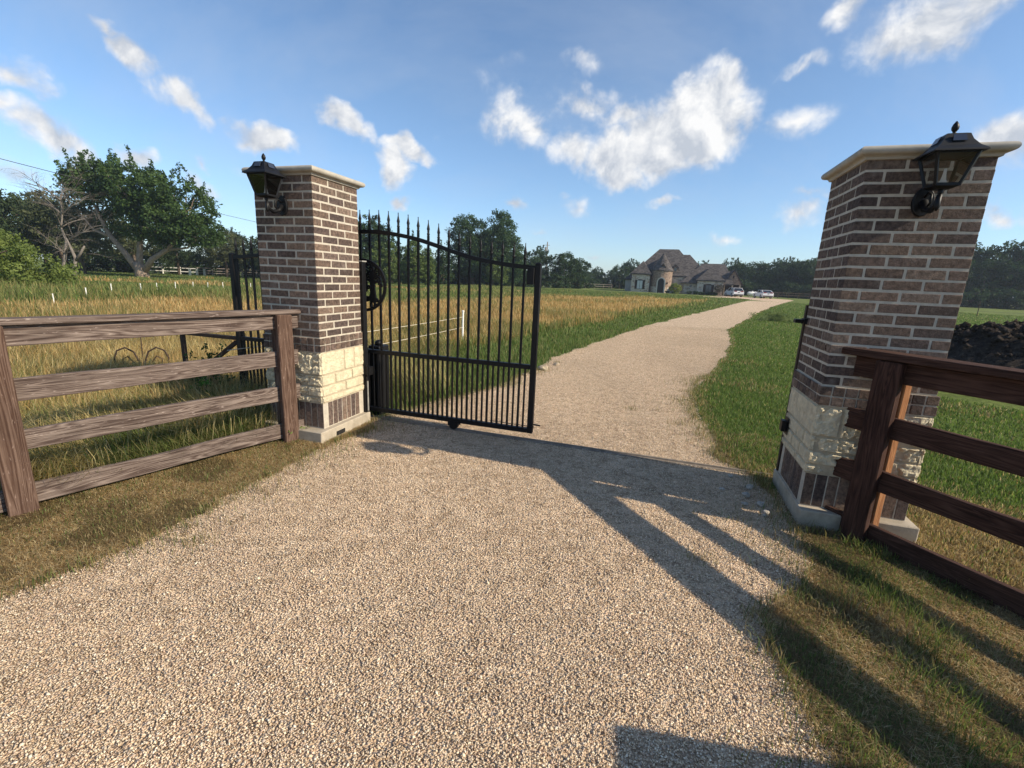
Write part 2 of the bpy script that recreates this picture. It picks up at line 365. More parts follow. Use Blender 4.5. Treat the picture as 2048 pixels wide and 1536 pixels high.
# ------------------------------------------------------------------ ground and drive
DL = [(-3.6, -6), (-3.2, -2), (-2.9, 0), (-2.5, 1.2), (-2.31, 1.82), (-2.09, 2.25), (-1.9, 2.72), (-1.79, 3.2), (-1.62, 3.76), (-1.50, 4.3), (-1.46, 4.75), (-1.05, 5.35), (-.55, 5.95), (-0.15, 6.52), (0.29, 7.54), (0.85, 9.18), (1.89, 11.3), (5.22, 17.81), (11.18, 28.15), (17.5, 39.0), (24.9, 51.95), (33.5, 66.5)]
DR = [(2.3, -6), (1.9, -2), (1.4, 0), (1.13, 1.2), (1.15, 1.45), (1.21, 1.72), (1.27, 1.93), (1.56, 2.12), (1.80, 2.38), (1.93, 2.70), (2.0, 3.0), (2.05, 3.55), (2.0, 4.11), (2.3, 5.38), (2.6, 6.42), (3.77, 8.53), (5.92, 12.55), (7.9, 17.11), (11.46, 23.11), (16.8, 32.0), (22.38, 41.06), (33.0, 57.5)]
APRON = [(33.5, 66.5), (33.0, 57.5), (38.5, 66.0), (44.73, 75.39), (46.5, 79.5), (45.0, 84.5), (42.5, 90.5), (38.0, 90.5), (36.4, 82.0), (31.0, 77.5), (29.5, 74.0), (35.2, 73.0)]
def resample(P, step):
    P = np.array(P, float); d = np.r_[0, np.cumsum(np.linalg.norm(np.diff(P, axis=0), axis=1))]
    n = max(2, int(d[-1] / step)); t = np.linspace(0, d[-1], n); return np.c_[np.interp(t, d, P[:, 0]), np.interp(t, d, P[:, 1])]
DLa, DRa = np.array(DL), np.array(DR)
def drive_l(y): return np.interp(y, DLa[:, 1], DLa[:, 0])
def drive_r(y): return np.interp(y, DRa[:, 1], DRa[:, 0])
def inpoly(x, y, P):
    P = np.array(P); r = np.zeros(len(x), bool); j = len(P) - 1
    for i in range(len(P)):
        a, b = P[i], P[j]
        with np.errstate(all='ignore'):
            c = ((a[1] > y) != (b[1] > y)) & (x < (b[0] - a[0]) * (y - a[1]) / (b[1] - a[1] + 1e-12) + a[0])
        r ^= c; j = i
    return r
def jag(y, s): return (fbm(y * 2.3, y * 0 + 1.7, s, 4) - .5) * (.22 + .012 * y)
def on_drive(x, y, m=0.0):
    a = (x > drive_l(y) + jag(y, 3) + m) & (x < drive_r(y) + jag(y, 9) - m) & (y < 62)
    return a | inpoly(x, y, APRON)

GREEN1 = np.array((.085, .120, .032)); GREEN2 = np.array((.150, .185, .055)); OLIVE = np.array((.135, .135, .045))
GOLD = np.array((.46, .32, .125)); STRAW = np.array((.42, .315, .155)); BROWN = np.array((.33, .23, .125)); RUST = np.array((.30, .15, .05))
def zone(x, y):
    """returns gold (0..1 dry field), tall (0..1), verge (0..1 dead mown litter)"""
    x = np.asarray(x, float); y = np.asarray(y, float)
    n = fbm(x * .22, y * .22, 5, 4) - .5; n2 = fbm(x * 1.3, y * 1.3, 11, 3) - .5
    dl = drive_l(np.clip(y, -6, 66)); dr = drive_r(np.clip(y, -6, 57))
    left = dl - x                                            # metres left of the drive
    r = np.hypot(x, y)
    near = 1.3 + .03 * y + 1.6 * n + .6 * n2
    far = np.interp(np.degrees(np.arctan2(x, y)), [-60, -30, -8, 6, 20, 30], [17, 19, 26, 40, 52, 50])
    g = sstep(0, 1.6, left - near) * (1 - sstep(0, 5, r - far - 9 * n)) * sstep(4.0, 6.2, y + .55 * left + 2 * n2)
    # second thinner dry bands farther out
    g = np.maximum(g, .55 * sstep(.1, .22, n) * sstep(2, 5, left) * (1 - sstep(55, 75, r)))
    tall = sstep(0.6, 2.2, left - .5) * (1 - sstep(34, 40, r) * (x < -8)) * (1 - sstep(60, 78, r))
    # verge: mown litter along the drive on this side of the fences
    fl = (x + 1.957) * math.sin(R(55.7)) - (y - 3.913) * math.cos(R(55.7))   # >0 drive side of left fence
    v = (y < 4.6) & (fl > -.05) & (x < 0)
    v = v | ((y < 3.3) & (x > 0) & (x < 4))
    return g, tall, v.astype(float)

def build_ground():
    a = np.unique(np.concatenate([np.linspace(20, 160, 300), np.linspace(160, 380, 60)])); a = np.radians(a)
    rad = np.concatenate([[0.0], np.geomspace(.35, 1500, 200)])
    A, Rr = np.meshgrid(a[:-1] if abs(a[-1] - a[0] - 2 * np.pi) < 1e-6 else a, rad)
    X = Rr * np.cos(A); Y = Rr * np.sin(A); nR, nA = X.shape
    x = X.ravel(); y = Y.ravel(); g, tall, v = zone(x, y)
    z = -.012 * np.ones_like(x)
    n = fbm(x * .5, y * .5, 21, 4); nn = fbm(x * 4, y * 4, 31, 3)
    base = GREEN1 * (1 - n[:, None]) + GREEN2 * n[:, None]
    lawn = base * 1.05
    farlawn = sstep(30, 55, np.hypot(x, y))[:, None]
    lawn = lawn * (1 - farlawn) + (np.array((.125, .155, .045)) * (.8 + .5 * n[:, None])) * farlawn
    gold = GOLD * (.75 + .5 * nn[:, None]); gold = gold * (1 - .35 * n[:, None]) + RUST * .35 * n[:, None]
    col = lawn * (1 - g[:, None]) + gold * g[:, None]
    vc = BROWN * (.7 + .7 * nn[:, None]); vg = (sstep(.5, .62, fbm(x * 2.2, y * 2.2, 41, 3)) * np.where(x > 0, 1., .45))[:, None]
    vc = vc * (1 - .5 * vg) + GREEN1 * .5 * vg
    col = col * (1 - v[:, None]) + vc * v[:, None]
    i = np.arange(nR - 1)[:, None] * nA + np.arange(nA)[None, :]; j = np.arange(nR - 1)[:, None] * nA + (np.arange(nA)[None, :] + 1) % nA
    F = np.stack([i, i + nA, j + nA, j], -1).reshape(-1, 4)
    m = mat('ground_cover', rough=.95, spec=.1); t = NT(m); vv = t.coord()
    nz = t.noise(vv, 9, 8, .75); nz2 = t.noise(vv, 1.3, 6, .7)
    c = t.mix(t.attr(), t.ramp(nz, [(.3, (.55, .55, .5)), (.52, (1, 1, 1)), (.75, (1.5, 1.45, 1.35))]), 1., 'MULTIPLY')
    c = t.mix(c, t.ramp(nz2, [(.3, (.75, .8, .75)), (.7, (1.25, 1.2, 1.1))]), 1., 'MULTIPLY'); t.col(c)
    t.bump(nz, .8, .08)
    o = np_mesh('ground', np.c_[x, y, z], [F], col, m); tag(o, kind='structure')
build_ground()

def build_drive():
    m = mat('gravel', rough=.95, spec=.15); t = NT(m); v = t.coord()
    vo = t.vor(v, 105); v2 = t.vor(v, 60)
    sep = t.N.new('ShaderNodeSeparateColor'); t.L.new(vo.outputs['Color'], sep.inputs[0])
    c = t.ramp(sep.outputs[0], [(0, (.30, .215, .145)), (.25, (.52, .40, .28)), (.55, (.64, .52, .375)), (.8, (.57, .42, .31)), (1, (.74, .65, .52))])
    gap = t.mr(vo.outputs['Distance'], .35, .75, 0, 1)
    c = t.mix(c, (.24, .175, .12), t.math('MULTIPLY', gap, .6))
    v3 = t.vor(v, 24); sp3 = t.N.new('ShaderNodeSeparateColor'); t.L.new(v3.outputs['Color'], sp3.inputs[0]); c = t.mix(c, t.ramp(sp3.outputs[0], [(0, (.62, .58, .54)), (.45, (1, 1, 1)), (1, (1.25, 1.25, 1.25))]), .75, 'MULTIPLY')
    v4 = t.noise(v, 7, 3, .8); c = t.mix(c, t.ramp(v4, [(.35, (.75, .72, .68)), (.65, (1.15, 1.15, 1.15))]), .8, 'MULTIPLY')
    pn = t.noise(v, .8, 6, .7); c = t.mix(c, (.46, .35, .24), t.mr(pn, .45, .75, 0, .5))
    pn2 = t.noise(v, 3.5, 5, .7); c = t.mix(c, (.64, .53, .39), t.mr(pn2, .5, .75, 0, .4)); c = t.mix(c, (1.15, 1.12, 1.07), 1.0, 'MULTIPLY'); t.col(c)
    h = t.math('SUBTRACT', 1.0, vo.outputs['Distance']); h2 = t.math('SUBTRACT', 1.0, v2.outputs['Distance'])
    t.bump(t.math('ADD', h, t.math('MULTIPLY', h2, .5)), 1.0, .010)
    ys = np.concatenate([np.arange(-6, 9, .04), np.arange(9, 30, .12), np.arange(30, 61.8, .3)])
    l = drive_l(ys) + jag(ys, 3); r = drive_r(ys) + jag(ys, 9)
    K = 6; V = []
    for k in range(K + 1):
        s = k / K; V.append(np.c_[l + (r - l) * s, ys, np.full_like(ys, -.004)])
    V = np.stack(V, 1).reshape(-1, 3); n = len(ys)
    i = np.arange(n - 1)[:, None] * (K + 1) + np.arange(K)[None]; F = np.stack([i, i + 1, i + K + 2, i + K + 1], -1).reshape(-1, 4)
    o = np_mesh('driveway', V, [F], None, m); tag(o, kind='structure')
    b = MB(); b.v = [(x, y, 0.0) for x, y in APRON]; b.c = [(1, 1, 1)] * len(APRON); b.f = [tuple(range(len(APRON)))]
    o2 = b.build('parking_apron', m, None, fix=False); tag(o2, kind='structure')
    return m
M['gravel'] = build_drive()

def scatter_stones():
    N = 520000
    # density falls off with distance so that only the near part is solid with loose stones
    y = 0.75 + 17 * rng.random(N) ** 2.2; x = drive_l(y) - .3 + (drive_r(y) - drive_l(y) + .6) * rng.random(N)
    ok = on_drive(x, y, -.05) & (np.abs(x) < y * 1.25 + .5)
    # a few strays over the verge
    stray = (rng.random(N) < .025) & on_drive(x, y, -.16); ok = ok | stray
    x = x[ok]; y = y[ok]; n = len(x)
    s = rng.uniform(.0019, .0047, n) * (1 + .6 * (rng.random(n) < .03)) * (1 + .05 * np.maximum(y - 3, 0)); 
    base = np.array([(1, 0, 0), (0, 1, 0), (-1, 0, 0), (0, -1, 0), (0, 0, 1), (0, 0, -1)], float)
    V = base[None] * np.stack([s * rng.uniform(.8, 1.5, n), s * rng.uniform(.7, 1.1, n), s * rng.uniform(.34, .60, n)], -1)[:, None, :]
    V += rng.normal(0, 1, V.shape) * s[:, None, None] * .22
    ang = rng.uniform(0, 6.28, n); ca, sa = np.cos(ang)[:, None], np.sin(ang)[:, None]; tl = rng.normal(0, .45, n)[:, None]
    Z = V[..., 2] + V[..., 0] * tl; X = V[..., 0] * ca - V[..., 1] * sa; Y = V[..., 0] * sa + V[..., 1] * ca
    V = np.stack([X + x[:, None], Y + y[:, None], Z + (s * .25)[:, None]], -1).reshape(-1, 3)
    f = np.array([(0, 1, 4), (1, 2, 4), (2, 3, 4), (3, 0, 4), (1, 0, 5), (2, 1, 5), (3, 2, 5), (0, 3, 5)])
    F = (np.arange(n) * 6)[:, None, None] + f[None]
    pal = np.array([(.30, .21, .14), (.52, .40, .27), (.62, .50, .355), (.56, .41, .30), (.72, .62, .48), (.42, .35, .28), (.66, .54, .385), (.60, .48, .335)])
    c = pal[rng.integers(0, len(pal), n)] * rng.uniform(.88, 1.14, n)[:, None]
    pt = .84 + .34 * fbm(x * .9, y * .7, 71, 4); lane = 1 + .07 * np.exp(-((x - .05 * y + 1.0) / .28) ** 2) + .07 * np.exp(-((x - .05 * y - .55) / .28) ** 2)
    c = c * (pt * lane)[:, None] * np.array((1.10, 1.085, 1.06))
    m = mat('gravel_stone', rough=.9, spec=.2); t = NT(m); t.col(t.attr())
    o = np_mesh('gravel_stones', V, [F.reshape(-1, 3)], np.repeat(c, 6, 0), m)
    tag(o, 'loose crushed cream and pink gravel spread over the drive', 'gravel', kind='stuff')
scatter_stones()

# ------------------------------------------------------------------ gate pillars
YAW = -0.297
ex = Vector((math.cos(YAW), math.sin(YAW), 0)); ey = Vector((-math.sin(YAW), math.cos(YAW), 0))
PA = Vector((-1.7053, 4.0017, 0)); PD = Vector((1.9929, 2.8877, 0)); W = .604
BR = [(.122, .088, .072), (.140, .100, .080), (.110, .080, .068), (.150, .108, .084), (.088, .066, .059), (.160, .120, .096), (.128, .096, .082)]
def brc(a, b):
    k = random.uniform(a, b); return tuple(c * k for c in random.choice(BR))
def rough_block(mb, o, a, n, s0, s1, z0, z1, amp=.014, seed=0, deep=.03, step=.0095, hf=1.0):
    nx = max(3, int((s1 - s0) / step)); nz = max(3, int((z1 - z0) / step))
    S = np.linspace(s0, s1, nx + 1); Z = np.linspace(z0, z1, nz + 1); SS, ZZ = np.meshgrid(S, Z, indexing='ij')
    f = fbm(SS * 18 + seed * 3.1, ZZ * 18 + seed * 7.7, seed, 4); f2 = np.abs(fbm(SS * 9 + seed, ZZ * 11, seed + 5, 3) - .5) * 2
    ed = np.minimum(np.minimum(SS - s0, s1 - SS), np.minimum(ZZ - z0, z1 - ZZ)); e = np.clip(ed / .0095, 0, 1) ** .6
    f3 = fbm(SS * 60 + seed, ZZ * 60, seed + 9, 2); d = -.016 + e * (.010 + amp * (f * 1.6 - .4)) - e * amp * .9 * (f2 < .14) + e * .011 * hf * (f3 - .5)
    d = np.where(ed < 1e-6, -deep, d)
    o = np.array(o); a = np.array(a); n = np.array(n)
    P = o + SS[..., None] * a + ZZ[..., None] * np.array((0, 0, 1.)) + d[..., None] * n
    P = P.reshape(-1, 3); b = len(mb.v); mb.v += [tuple(p) for p in P]; mb.c += [mb.col] * len(P)
    for i in range(nx):
        for j in range(nz):
            q = b + i * (nz + 1) + j; mb.f.append((q, q + nz + 1, q + nz + 2, q + 1))
FACES = [((0, 0), (1, 0), (0, -1)), ((W, 0), (0, 1), (1, 0)), ((W, W), (-1, 0), (0, 1)), ((0, W), (0, -1), (-1, 0))]  # origin, along, outward
def pillar(loc, label, foot, seed):
    random.seed(seed)
    root = empty('gate_pillar', loc, YAW, label, 'pillar', 'brick pillars either side of the gate')
    core = MB(); core.box(.0022, W - .0022, .0022, W - .0022, .10, 2.27); core.build('mortar_core', M['mortar'], root)
    b = MB(); z = .937; ch = .0672; bl = .1932; jt = (W - 3 * bl) / 2; dep = .092
    def br(x0, x1, y0, y1, z0, z1):
        b.col = brc(.85, 1.25); b.box(x0, x1, y0, y1, z0, z1, .0013)
    for k in range(20):
        z0 = z + k * ch + .0062; z1 = z + (k + 1) * ch - .0058
        A = (k + seed) % 2 == 0
        for i in range(3):
            s0 = i * (bl + jt); s1 = s0 + bl
            if A: br(s0, s1, 0, dep, z0, z1); br(s0, s1, W - dep, W, z0, z1)
            else: br(0, dep, s0, s1, z0, z1); br(W - dep, W, s0, s1, z0, z1)
        for i in range(2):
            s0 = dep + .0115 + i * (bl + .0115); s1 = s0 + bl
            if not A: br(s0, s1, 0, dep, z0, z1); br(s0, s1, W - dep, W, z0, z1)
            else: br(0, dep, s0, s1, z0, z1); br(W - dep, W, s0, s1, z0, z1)
    b.build('brickwork', M['brick'], root, bevel=.0035)
    # two proud rows of small square bricks
    g = MB(); g2 = MB(); nq = 9; p = .014; q = (W + 2 * p) / nq
    for k in range(2):
        z0 = .808 + k * .0645 + .004; z1 = .808 + (k + 1) * .0645 - .004
        for f in range(4):
            for i in range(nq - 1 if True else nq):
                g.col = brc(.8, 1.35)
                s0 = -p + i * q + .004; s1 = s0 + q - .008
                if f == 0: g.box(s0, s1, -p, .05, z0, z1, .0012)
                if f == 2: g.box(W - s1, W - s0, W - .05, W + p, z0, z1, .0012)
                if f == 1: g.box(W - .05, W + p, s0, s1, z0, z1, .0012)
                if f == 3: g.box(-p, .05, W - s1, W - s0, z0, z1, .0012)
    g.build('square_brick_band', M['brick'], root, bevel=.003)
    g2.box(-p + .007, W + p - .007, -p + .007, W + p - .007, .806, .934); g2.build('band_mortar', M['mortar'], root)
    # rock faced limestone
    st = MB(); rows = [(.342, .402), (.402, .497), (.497, .600), (.600, .806)]
    st.col = (1, 1, 1)
    for f, (o, a, n) in enumerate(FACES):
        o3 = (o[0] + n[0] * .018, o[1] + n[1] * .018, 0); a3 = (*a, 0); n3 = (*n, 0)
        for r_i, (z0, z1) in enumerate(rows):
            cuts = [[-.012, W + .012], [-.012, .30 + .02 * f, W + .012], [-.012, .14 + .03 * f, .42, W + .012], [-.012, .22 + .09 * (f % 2), .46, W + .012]][(r_i + f * 2 + seed) % 4]
            for c in range(len(cuts) - 1):
                rough_block(st, o3, a3, n3, cuts[c] + .002, cuts[c + 1] - .002, z0 + .002, z1 - .002, seed=seed * 31 + f * 7 + r_i * 3 + c, amp=.016 if f % 2 == 0 else .0035, hf=1.0 if f % 2 == 0 else .30)
    st.build('limestone_band', M['lime'], root, fix=False)
    sc = MB(); sc.box(-.004, W + .004, -.004, W + .004, .338, .807); sc.build('stone_core', M['joint'], root)
    # upright soldier bricks
    sb = MB(); nq = 9; q = W / nq
    for f in range(4):
        for i in range(nq):
            sb.col = brc(.8, 1.35)
            s0 = i * q + .003; s1 = s0 + q - .006
            if f % 2 and i in (0, nq - 1): continue
            if f == 0: sb.box(s0, s1, 0, .06, .108, .334, .001)
            if f == 2: sb.box(s0, s1, W - .06, W, .108, .334, .001)
            if f == 1: sb.box(W - .06, W, s0, s1, .108, .334, .001)
            if f == 3: sb.box(0, .06, s0, s1, .108, .334, .001)
    sb.build('soldier_course', M['brick'], root, bevel=.002)
    fb = MB(); fb.box(*foot, -.1, .100, .004)
    fo = fb.build('footing', M['conc'], root, bevel=.006)
    # cast stone cap: bullnose over a small cove, swept round the square
    prof = [(.000, 2.270), (.012, 2.272), (.016, 2.283), (.024, 2.289)] + [(.030 + .025 * math.cos(t), 2.3145 + .0235 * math.sin(t)) for t in np.linspace(-1.45, 1.50, 12)]
    cp = MB(); ring = []
    for (o_, z_) in prof: ring.append([(-o_, -o_, z_), (W + o_, -o_, z_), (W + o_, W + o_, z_), (-o_, W + o_, z_)])
    ring.append([(.03, .03, 2.3400), (W - .03, .03, 2.3400), (W - .03, W - .03, 2.3400), (.03, W - .03, 2.3400)])
    vs = [p_ for r__ in ring for p_ in r__]; n_ = len(ring)
    fs = [(i * 4 + k, i * 4 + (k + 1) % 4, (i + 1) * 4 + (k + 1) % 4, (i + 1) * 4 + k) for i in range(n_ - 1) for k in range(4)] + [((n_ - 1) * 4, (n_ - 1) * 4 + 1, (n_ - 1) * 4 + 2, (n_ - 1) * 4 + 3), (3, 2, 1, 0)]
    cp._add(vs, fs)
    cp.build('stone_cap', M['cap'], root)
    return root
pL = pillar(PA - ex * W, 'left brick gate pillar with its sunlit face beside the iron gate', (-.05, W + .052, -.105, W + .04), 2)
pR = pillar(PD, 'right brick gate pillar behind the dark board fence', (-.010, W + .045, -.085, W + .07), 3)
db = MB(); db.box(W + .046, W + .058, .10, .22, .012, .052); db.build('drain_hole', mat('dark_hole', (.01, .009, .008), .9), pL)

# ------------------------------------------------------------------ lanterns
def lantern():
    root = empty('wall_lantern', (0, 0, 0), YAW)
    # local: wall plane y=0, lantern axis at y=-.17, z=0 at bottom of body
    cy = -.17; fr = MB()
    hb, ht, zb, zt = .052, .088, 0.0, .150
    for sx in (-1, 1):
        for sy in (-1, 1):
            fr.bar((sx * hb, cy + sy * hb, zb), (sx * ht, cy + sy * ht, zt), .013)
    for (h, z, w) in ((hb, zb, .014), (ht, zt, .014)):
        for s in (-1, 1):
            fr.bar((-h, cy + s * h, z), (h, cy + s * h, z), w); fr.bar((s * h, cy - h, z), (s * h, cy + h, z), w)
    fr.frustum((0, cy), .030, hb + .004, -.018, -.004); fr.lathe([(.006, -.045), (.013, -.035), (.012, -.018)], (0, cy, 0), 10)
    fr.build('lantern_frame', M['iron'], root)
    g = MB()
    for s in (-1, 1):
        g.poly([(-hb, cy + s * hb, zb), (hb, cy + s * hb, zb), (ht, cy + s * ht, zt), (-ht, cy + s * ht, zt)])
        g.poly([(s * hb, cy - hb, zb), (s * hb, cy + hb, zb), (s * ht, cy + ht, zt), (s * ht, cy - ht, zt)])
    g.build('glass_pane', M['glass'], root)
    rf = MB(); rings = [(.114, .150), (.112, .158), (.085, .180), (.062, .212), (.050, .242), (.040, .246)]
    vs = []
    for h, z in rings: vs += [(-h, cy - h, z), (h, cy - h, z), (h, cy + h, z), (-h, cy + h, z)]
    n_ = len(rings); fs = [(i * 4 + k, i * 4 + (k + 1) % 4, (i + 1) * 4 + (k + 1) % 4, (i + 1) * 4 + k) for i in range(n_ - 1) for k in range(4)] + [(20, 21, 22, 23), (3, 2, 1, 0)]
    rf._add(vs, fs); ro = rf.build('lantern_roof', M['iron'], root)
    for k in range(4):
        pb = MB(); Mz = Matrix.Rotation(k * math.pi / 2, 3, 'Z'); 
        q = [Vector((-.030, -.0735, .2005)), Vector((.030, -.0735, .2005)), Vector((.026, -.0585, .2335)), Vector((-.026, -.0585, .2335))]
        q2 = [p + Vector((0, -.004, .0025)) for p in q]
        vs = [Mz @ p + Vector((0, cy, 0)) for p in q + q2]
        pb._add(vs, [(0, 1, 2, 3), (7, 6, 5, 4), (0, 4, 5, 1), (1, 5, 6, 2), (2, 6, 7, 3), (3, 7, 4, 0)])
        pb.build('solar_panel', M['panel'], ro)
    fn = MB(); fn.lathe([(.014, .244), (.015, .252), (.007, .258), (.008, .262), (.015, .272), (.0165, .284), (.012, .298), (.003, .312)], (0, cy, 0), 12); fn.build('finial', M['iron'], root, smooth=True)
    bl = MB(); bl.lathe([(.026, .002), (.020, .012), (.012, .030), (.008, .055), (.006, .085)], (0, cy, 0), 12); bl.build('light_cone', mat('bulb_white', (.82, .82, .80), .15), root, smooth=True)
    ar = MB(); ar.tube([(0, -.016, -.055), (.0, -.05, -.10), (0, -.11, -.115), (0, -.155, -.095), (0, cy, -.045)], [.021, .019, .016, .014, .013], 8)
    ar.tube([(0, -.015, -.03), (0, -.05, -.012), (0, -.085, -.03), (0, -.09, -.07), (0, -.06, -.095)], .007, 6)
    ar.tube([(0, cy, -.035), (0, cy, -.105), (0, cy, -.125)], [.010, .014, .004], 8)
    ar.build('bracket_arm', M['iron'], root, smooth=True)
    bp = MB(); pts = []
    for i in range(20):
        t = 2 * math.pi * i / 20; pts.append((.052 * math.cos(t), -.055 + .078 * math.sin(t)))
    bp.prism(pts, -.016, .006); bp.build('back_plate', M['iron'], root, bevel=.004)
    return root
l1 = lantern(); l1.location = PA - ex * .30 - ey * .0 + Vector((0, 0, 2.088)); l1.location -= ey * .004
l2 = copy_tree(l1); l2.location = PD + ex * .305 - ey * .004 + Vector((0, 0, 2.095))
tag(l1, 'black solar wall lantern hung on the left brick pillar', 'lantern', 'black lanterns on the gate pillars')
tag(l2, 'black solar wall lantern hung on the right brick pillar', 'lantern', 'black lanterns on the gate pillars')

# ------------------------------------------------------------------ board fences
def plank(name, x0, x1, y0, y1, z0, z1, m, parent, wob=.006, seed=0):
    """a board with slightly waney edges; long axis x"""
    rnd = np.random.default_rng(seed); n = max(4, int((x1 - x0) / .09)); xs = np.linspace(x0, x1, n + 1)
    t = vnoise(xs * 2.1 + seed * 5, xs * 0, seed) - .5; bt = vnoise(xs * 1.7 + seed * 9, xs * 0 + 3, seed + 1) - .5
    b = MB(); vs = []
    for x, a, c in zip(xs, t, bt):
        vs += [(x, y0, z0 + c * wob * 2), (x, y1, z0 + c * wob * 2), (x, y1, z1 + a * wob * 2), (x, y0, z1 + a * wob * 2)]
    fs = [(i * 4 + k, i * 4 + (k + 1) % 4, (i + 1) * 4 + (k + 1) % 4, (i + 1) * 4 + k) for i in range(n) for k in range(4)] + [(3, 2, 1, 0), (n * 4, n * 4 + 1, n * 4 + 2, n * 4 + 3)]
    b._add(vs, fs); return b.build(name, m, parent, bevel=.004)
def post(name, x0, x1, y0, y1, z0, z1, m, parent):
    b = MB(); b.box(x0, x1, y0, y1, z0, z1, .002); return b.build(name, m, parent, bevel=.006)
# left: local x runs from the pillar end away down the verge is negative
azL = math.atan2(3.913 - 2.513, -1.957 + 2.914)
fl = empty('board_fence', (-1.957, 3.913, 0), azL, 'sunlit weathered four rail board fence left of the drive', 'fence')
XL0 = -4.9
for i, px in enumerate((0.0, -1.70, -3.45)):
    post('post', px - .066, px + .066, 0.0, .055, -.05, 1.136, M['woodLz'], fl)
    post('rear_post', px - .045, px + .045, .097, .16, -.05, 1.10, M['woodLz'], fl)
for i, (z0, z1) in enumerate(((1.018, 1.134), (.693, .820), (.378, .508), (.032, .160))):
    plank('rail', XL0, -1.705, .057, .095, z0, z1, M['woodLx'], fl, seed=10 + i)
    plank('rail', -1.698, .182 - .005 * i, .057, .095, z0, z1, M['woodLx'], fl, seed=20 + i, wob=.008)
plank('cap_board', XL0, .20, .020, .135, 1.139, 1.176, M['woodLx'], fl, seed=31, wob=.003)
# right
azR = R(-65); nR = Vector((-math.sin(azR), math.cos(azR), 0))
fr = empty('board_fence', (2.165, 2.680, 0), azR, 'dark brown four rail board fence right of the drive', 'fence')
# fence normal towards the field is local +y here
for i, px in enumerate((0.045, 2.35)):
    post('post', px - .067, px + .067, -.012, .042, -.05, 1.143, M['woodRz'], fr)
    post('rear_post', px - .030, px + .060, .084, .165, -.05, 1.13, M['woodOz'], fr)
for i, (z0, z1) in enumerate(((1.022, 1.148), (.688, .812), (.347, .475), (-.012, .122))):
    plank('rail', -.285 + .012 * i, 2.35, .044, .082, z0, z1, M['woodRx'], fr, seed=50 + i)
plank('cap_board', -.325, 2.5, -.02, .13, 1.152, 1.190, M['woodRx'], fr, seed=61, wob=.003)

# ------------------------------------------------------------------ sliding gate
GO = PA + ey * .76
gt = empty('sliding_gate', GO, YAW, 'black iron sliding gate with spear pickets, half open behind the left pillar', 'gate')
ax_ = np.array([0, .248, .519, .783, 1.039, 1.288, 1.529, 1.754]); az_ = np.array([1.932, 1.915, 1.873, 1.800, 1.724, 1.678, 1.650, 1.636])
def arch(x): return float(np.interp(abs(x), ax_, az_))
def arch_s(x): return sum(arch(x + d) for d in (-.10, -.05, 0, .05, .10)) / 5
tr = MB(); xs = np.linspace(-1.752, 1.752, 57)
P_ = []
for x in xs:
    z = arch_s(x) - .018; P_.append((x, z))
vs = []
for x, z in P_: vs += [(x, -.02, z - .019), (x, .02, z - .019), (x, .02, z + .019), (x, -.02, z + .019)]
n_ = len(P_); tr._add(vs, [(i * 4 + k, i * 4 + (k + 1) % 4, (i + 1) * 4 + (k + 1) % 4, (i + 1) * 4 + k) for i in range(n_ - 1) for k in range(4)] + [(3, 2, 1, 0), (n_ * 4 - 4, n_ * 4 - 3, n_ * 4 - 2, n_ * 4 - 1)])
tr.build('arched_top_rail', M['iron'], gt)
for s in (-1, 1):
    b = MB(); x = s * 1.752; b.box(x - .026, x + .026, -.026, .026, .078, 1.652); b.frustum((x, 0), .030, .012, 1.653, 1.668); b.build('end_stile', M['iron'], gt, bevel=.003)
b = MB(); b.box(-1.724, 1.724, -.022, .022, .700, .742); b.build('middle_rail', M['iron'], gt, bevel=.003)
b = MB(); b.box(-1.724, 1.724, -.024, .024, .078, .122); b.build('bottom_rail', M['iron'], gt, bevel=.003)
pk = .1068
spear_prof = [(.009, 0), (.0145, .010), (.0145, .018), (.009, .026), (.013, .034), (.010, .042), (.0155, .058), (.011, .080), (.005, .110), (.0035, .128), (.0055, .134), (.001, .142)]
for i in range(-16, 17):
    x = i * pk + .02
    if abs(x) > 1.71: continue
    z = arch_s(x)
    b = MB(); b.box(x - .0095, x + .0095, -.0095, .0095, .124, .6985); b.box(x - .0095, x + .0095, -.0095, .0095, .7435, z - .038); b.box(x - .0095, x + .0095, -.0095, .0095, z + .0015, z + .048)
    p = b.build('picket', M['iron'], gt)
    s = MB(); s.lathe(spear_prof, (x, 0, z + .047), 8); s.build('spear_finial', M['iron'], p, smooth=True)
    xm = x + pk / 2
    if abs(xm) < 1.70:
        b = MB(); b.box(xm - .008, xm + .008, -.008, .008, .124, .6985); b.build('short_picket', M['iron'], gt)
# tree emblem in a ring
em = MB(); cx, cz, rr_ = -.045, 1.390, .245; yy = -.030
def flat(pts, w, y0=yy - .008, y1=yy + .008):
    """ribbon in the gate plane"""
    pts = [Vector((p[0], 0, p[1])) for p in pts]; n = len(pts); w = w if isinstance(w, (list, tuple, np.ndarray)) else [w] * n; vs = []
    for i, p in enumerate(pts):
        t = (pts[min(i + 1, n - 1)] - pts[max(i - 1, 0)]).normalized(); nn = Vector((-t.z, 0, t.x)) * w[i] / 2
        for q, y in ((p - nn, y0), (p + nn, y0), (p + nn, y1), (p - nn, y1)): vs.append((q.x, y, q.z))
    em._add(vs, [(i * 4 + k, i * 4 + (k + 1) % 4, (i + 1) * 4 + (k + 1) % 4, (i + 1) * 4 + k) for i in range(n - 1) for k in range(4)] + [(3, 2, 1, 0), (n * 4 - 4, n * 4 - 3, n * 4 - 2, n * 4 - 1)])
flat([(cx + rr_ * math.cos(t), cz + rr_ * math.sin(t)) for t in np.linspace(0, 2 * math.pi, 49)], .030)
tx = .062
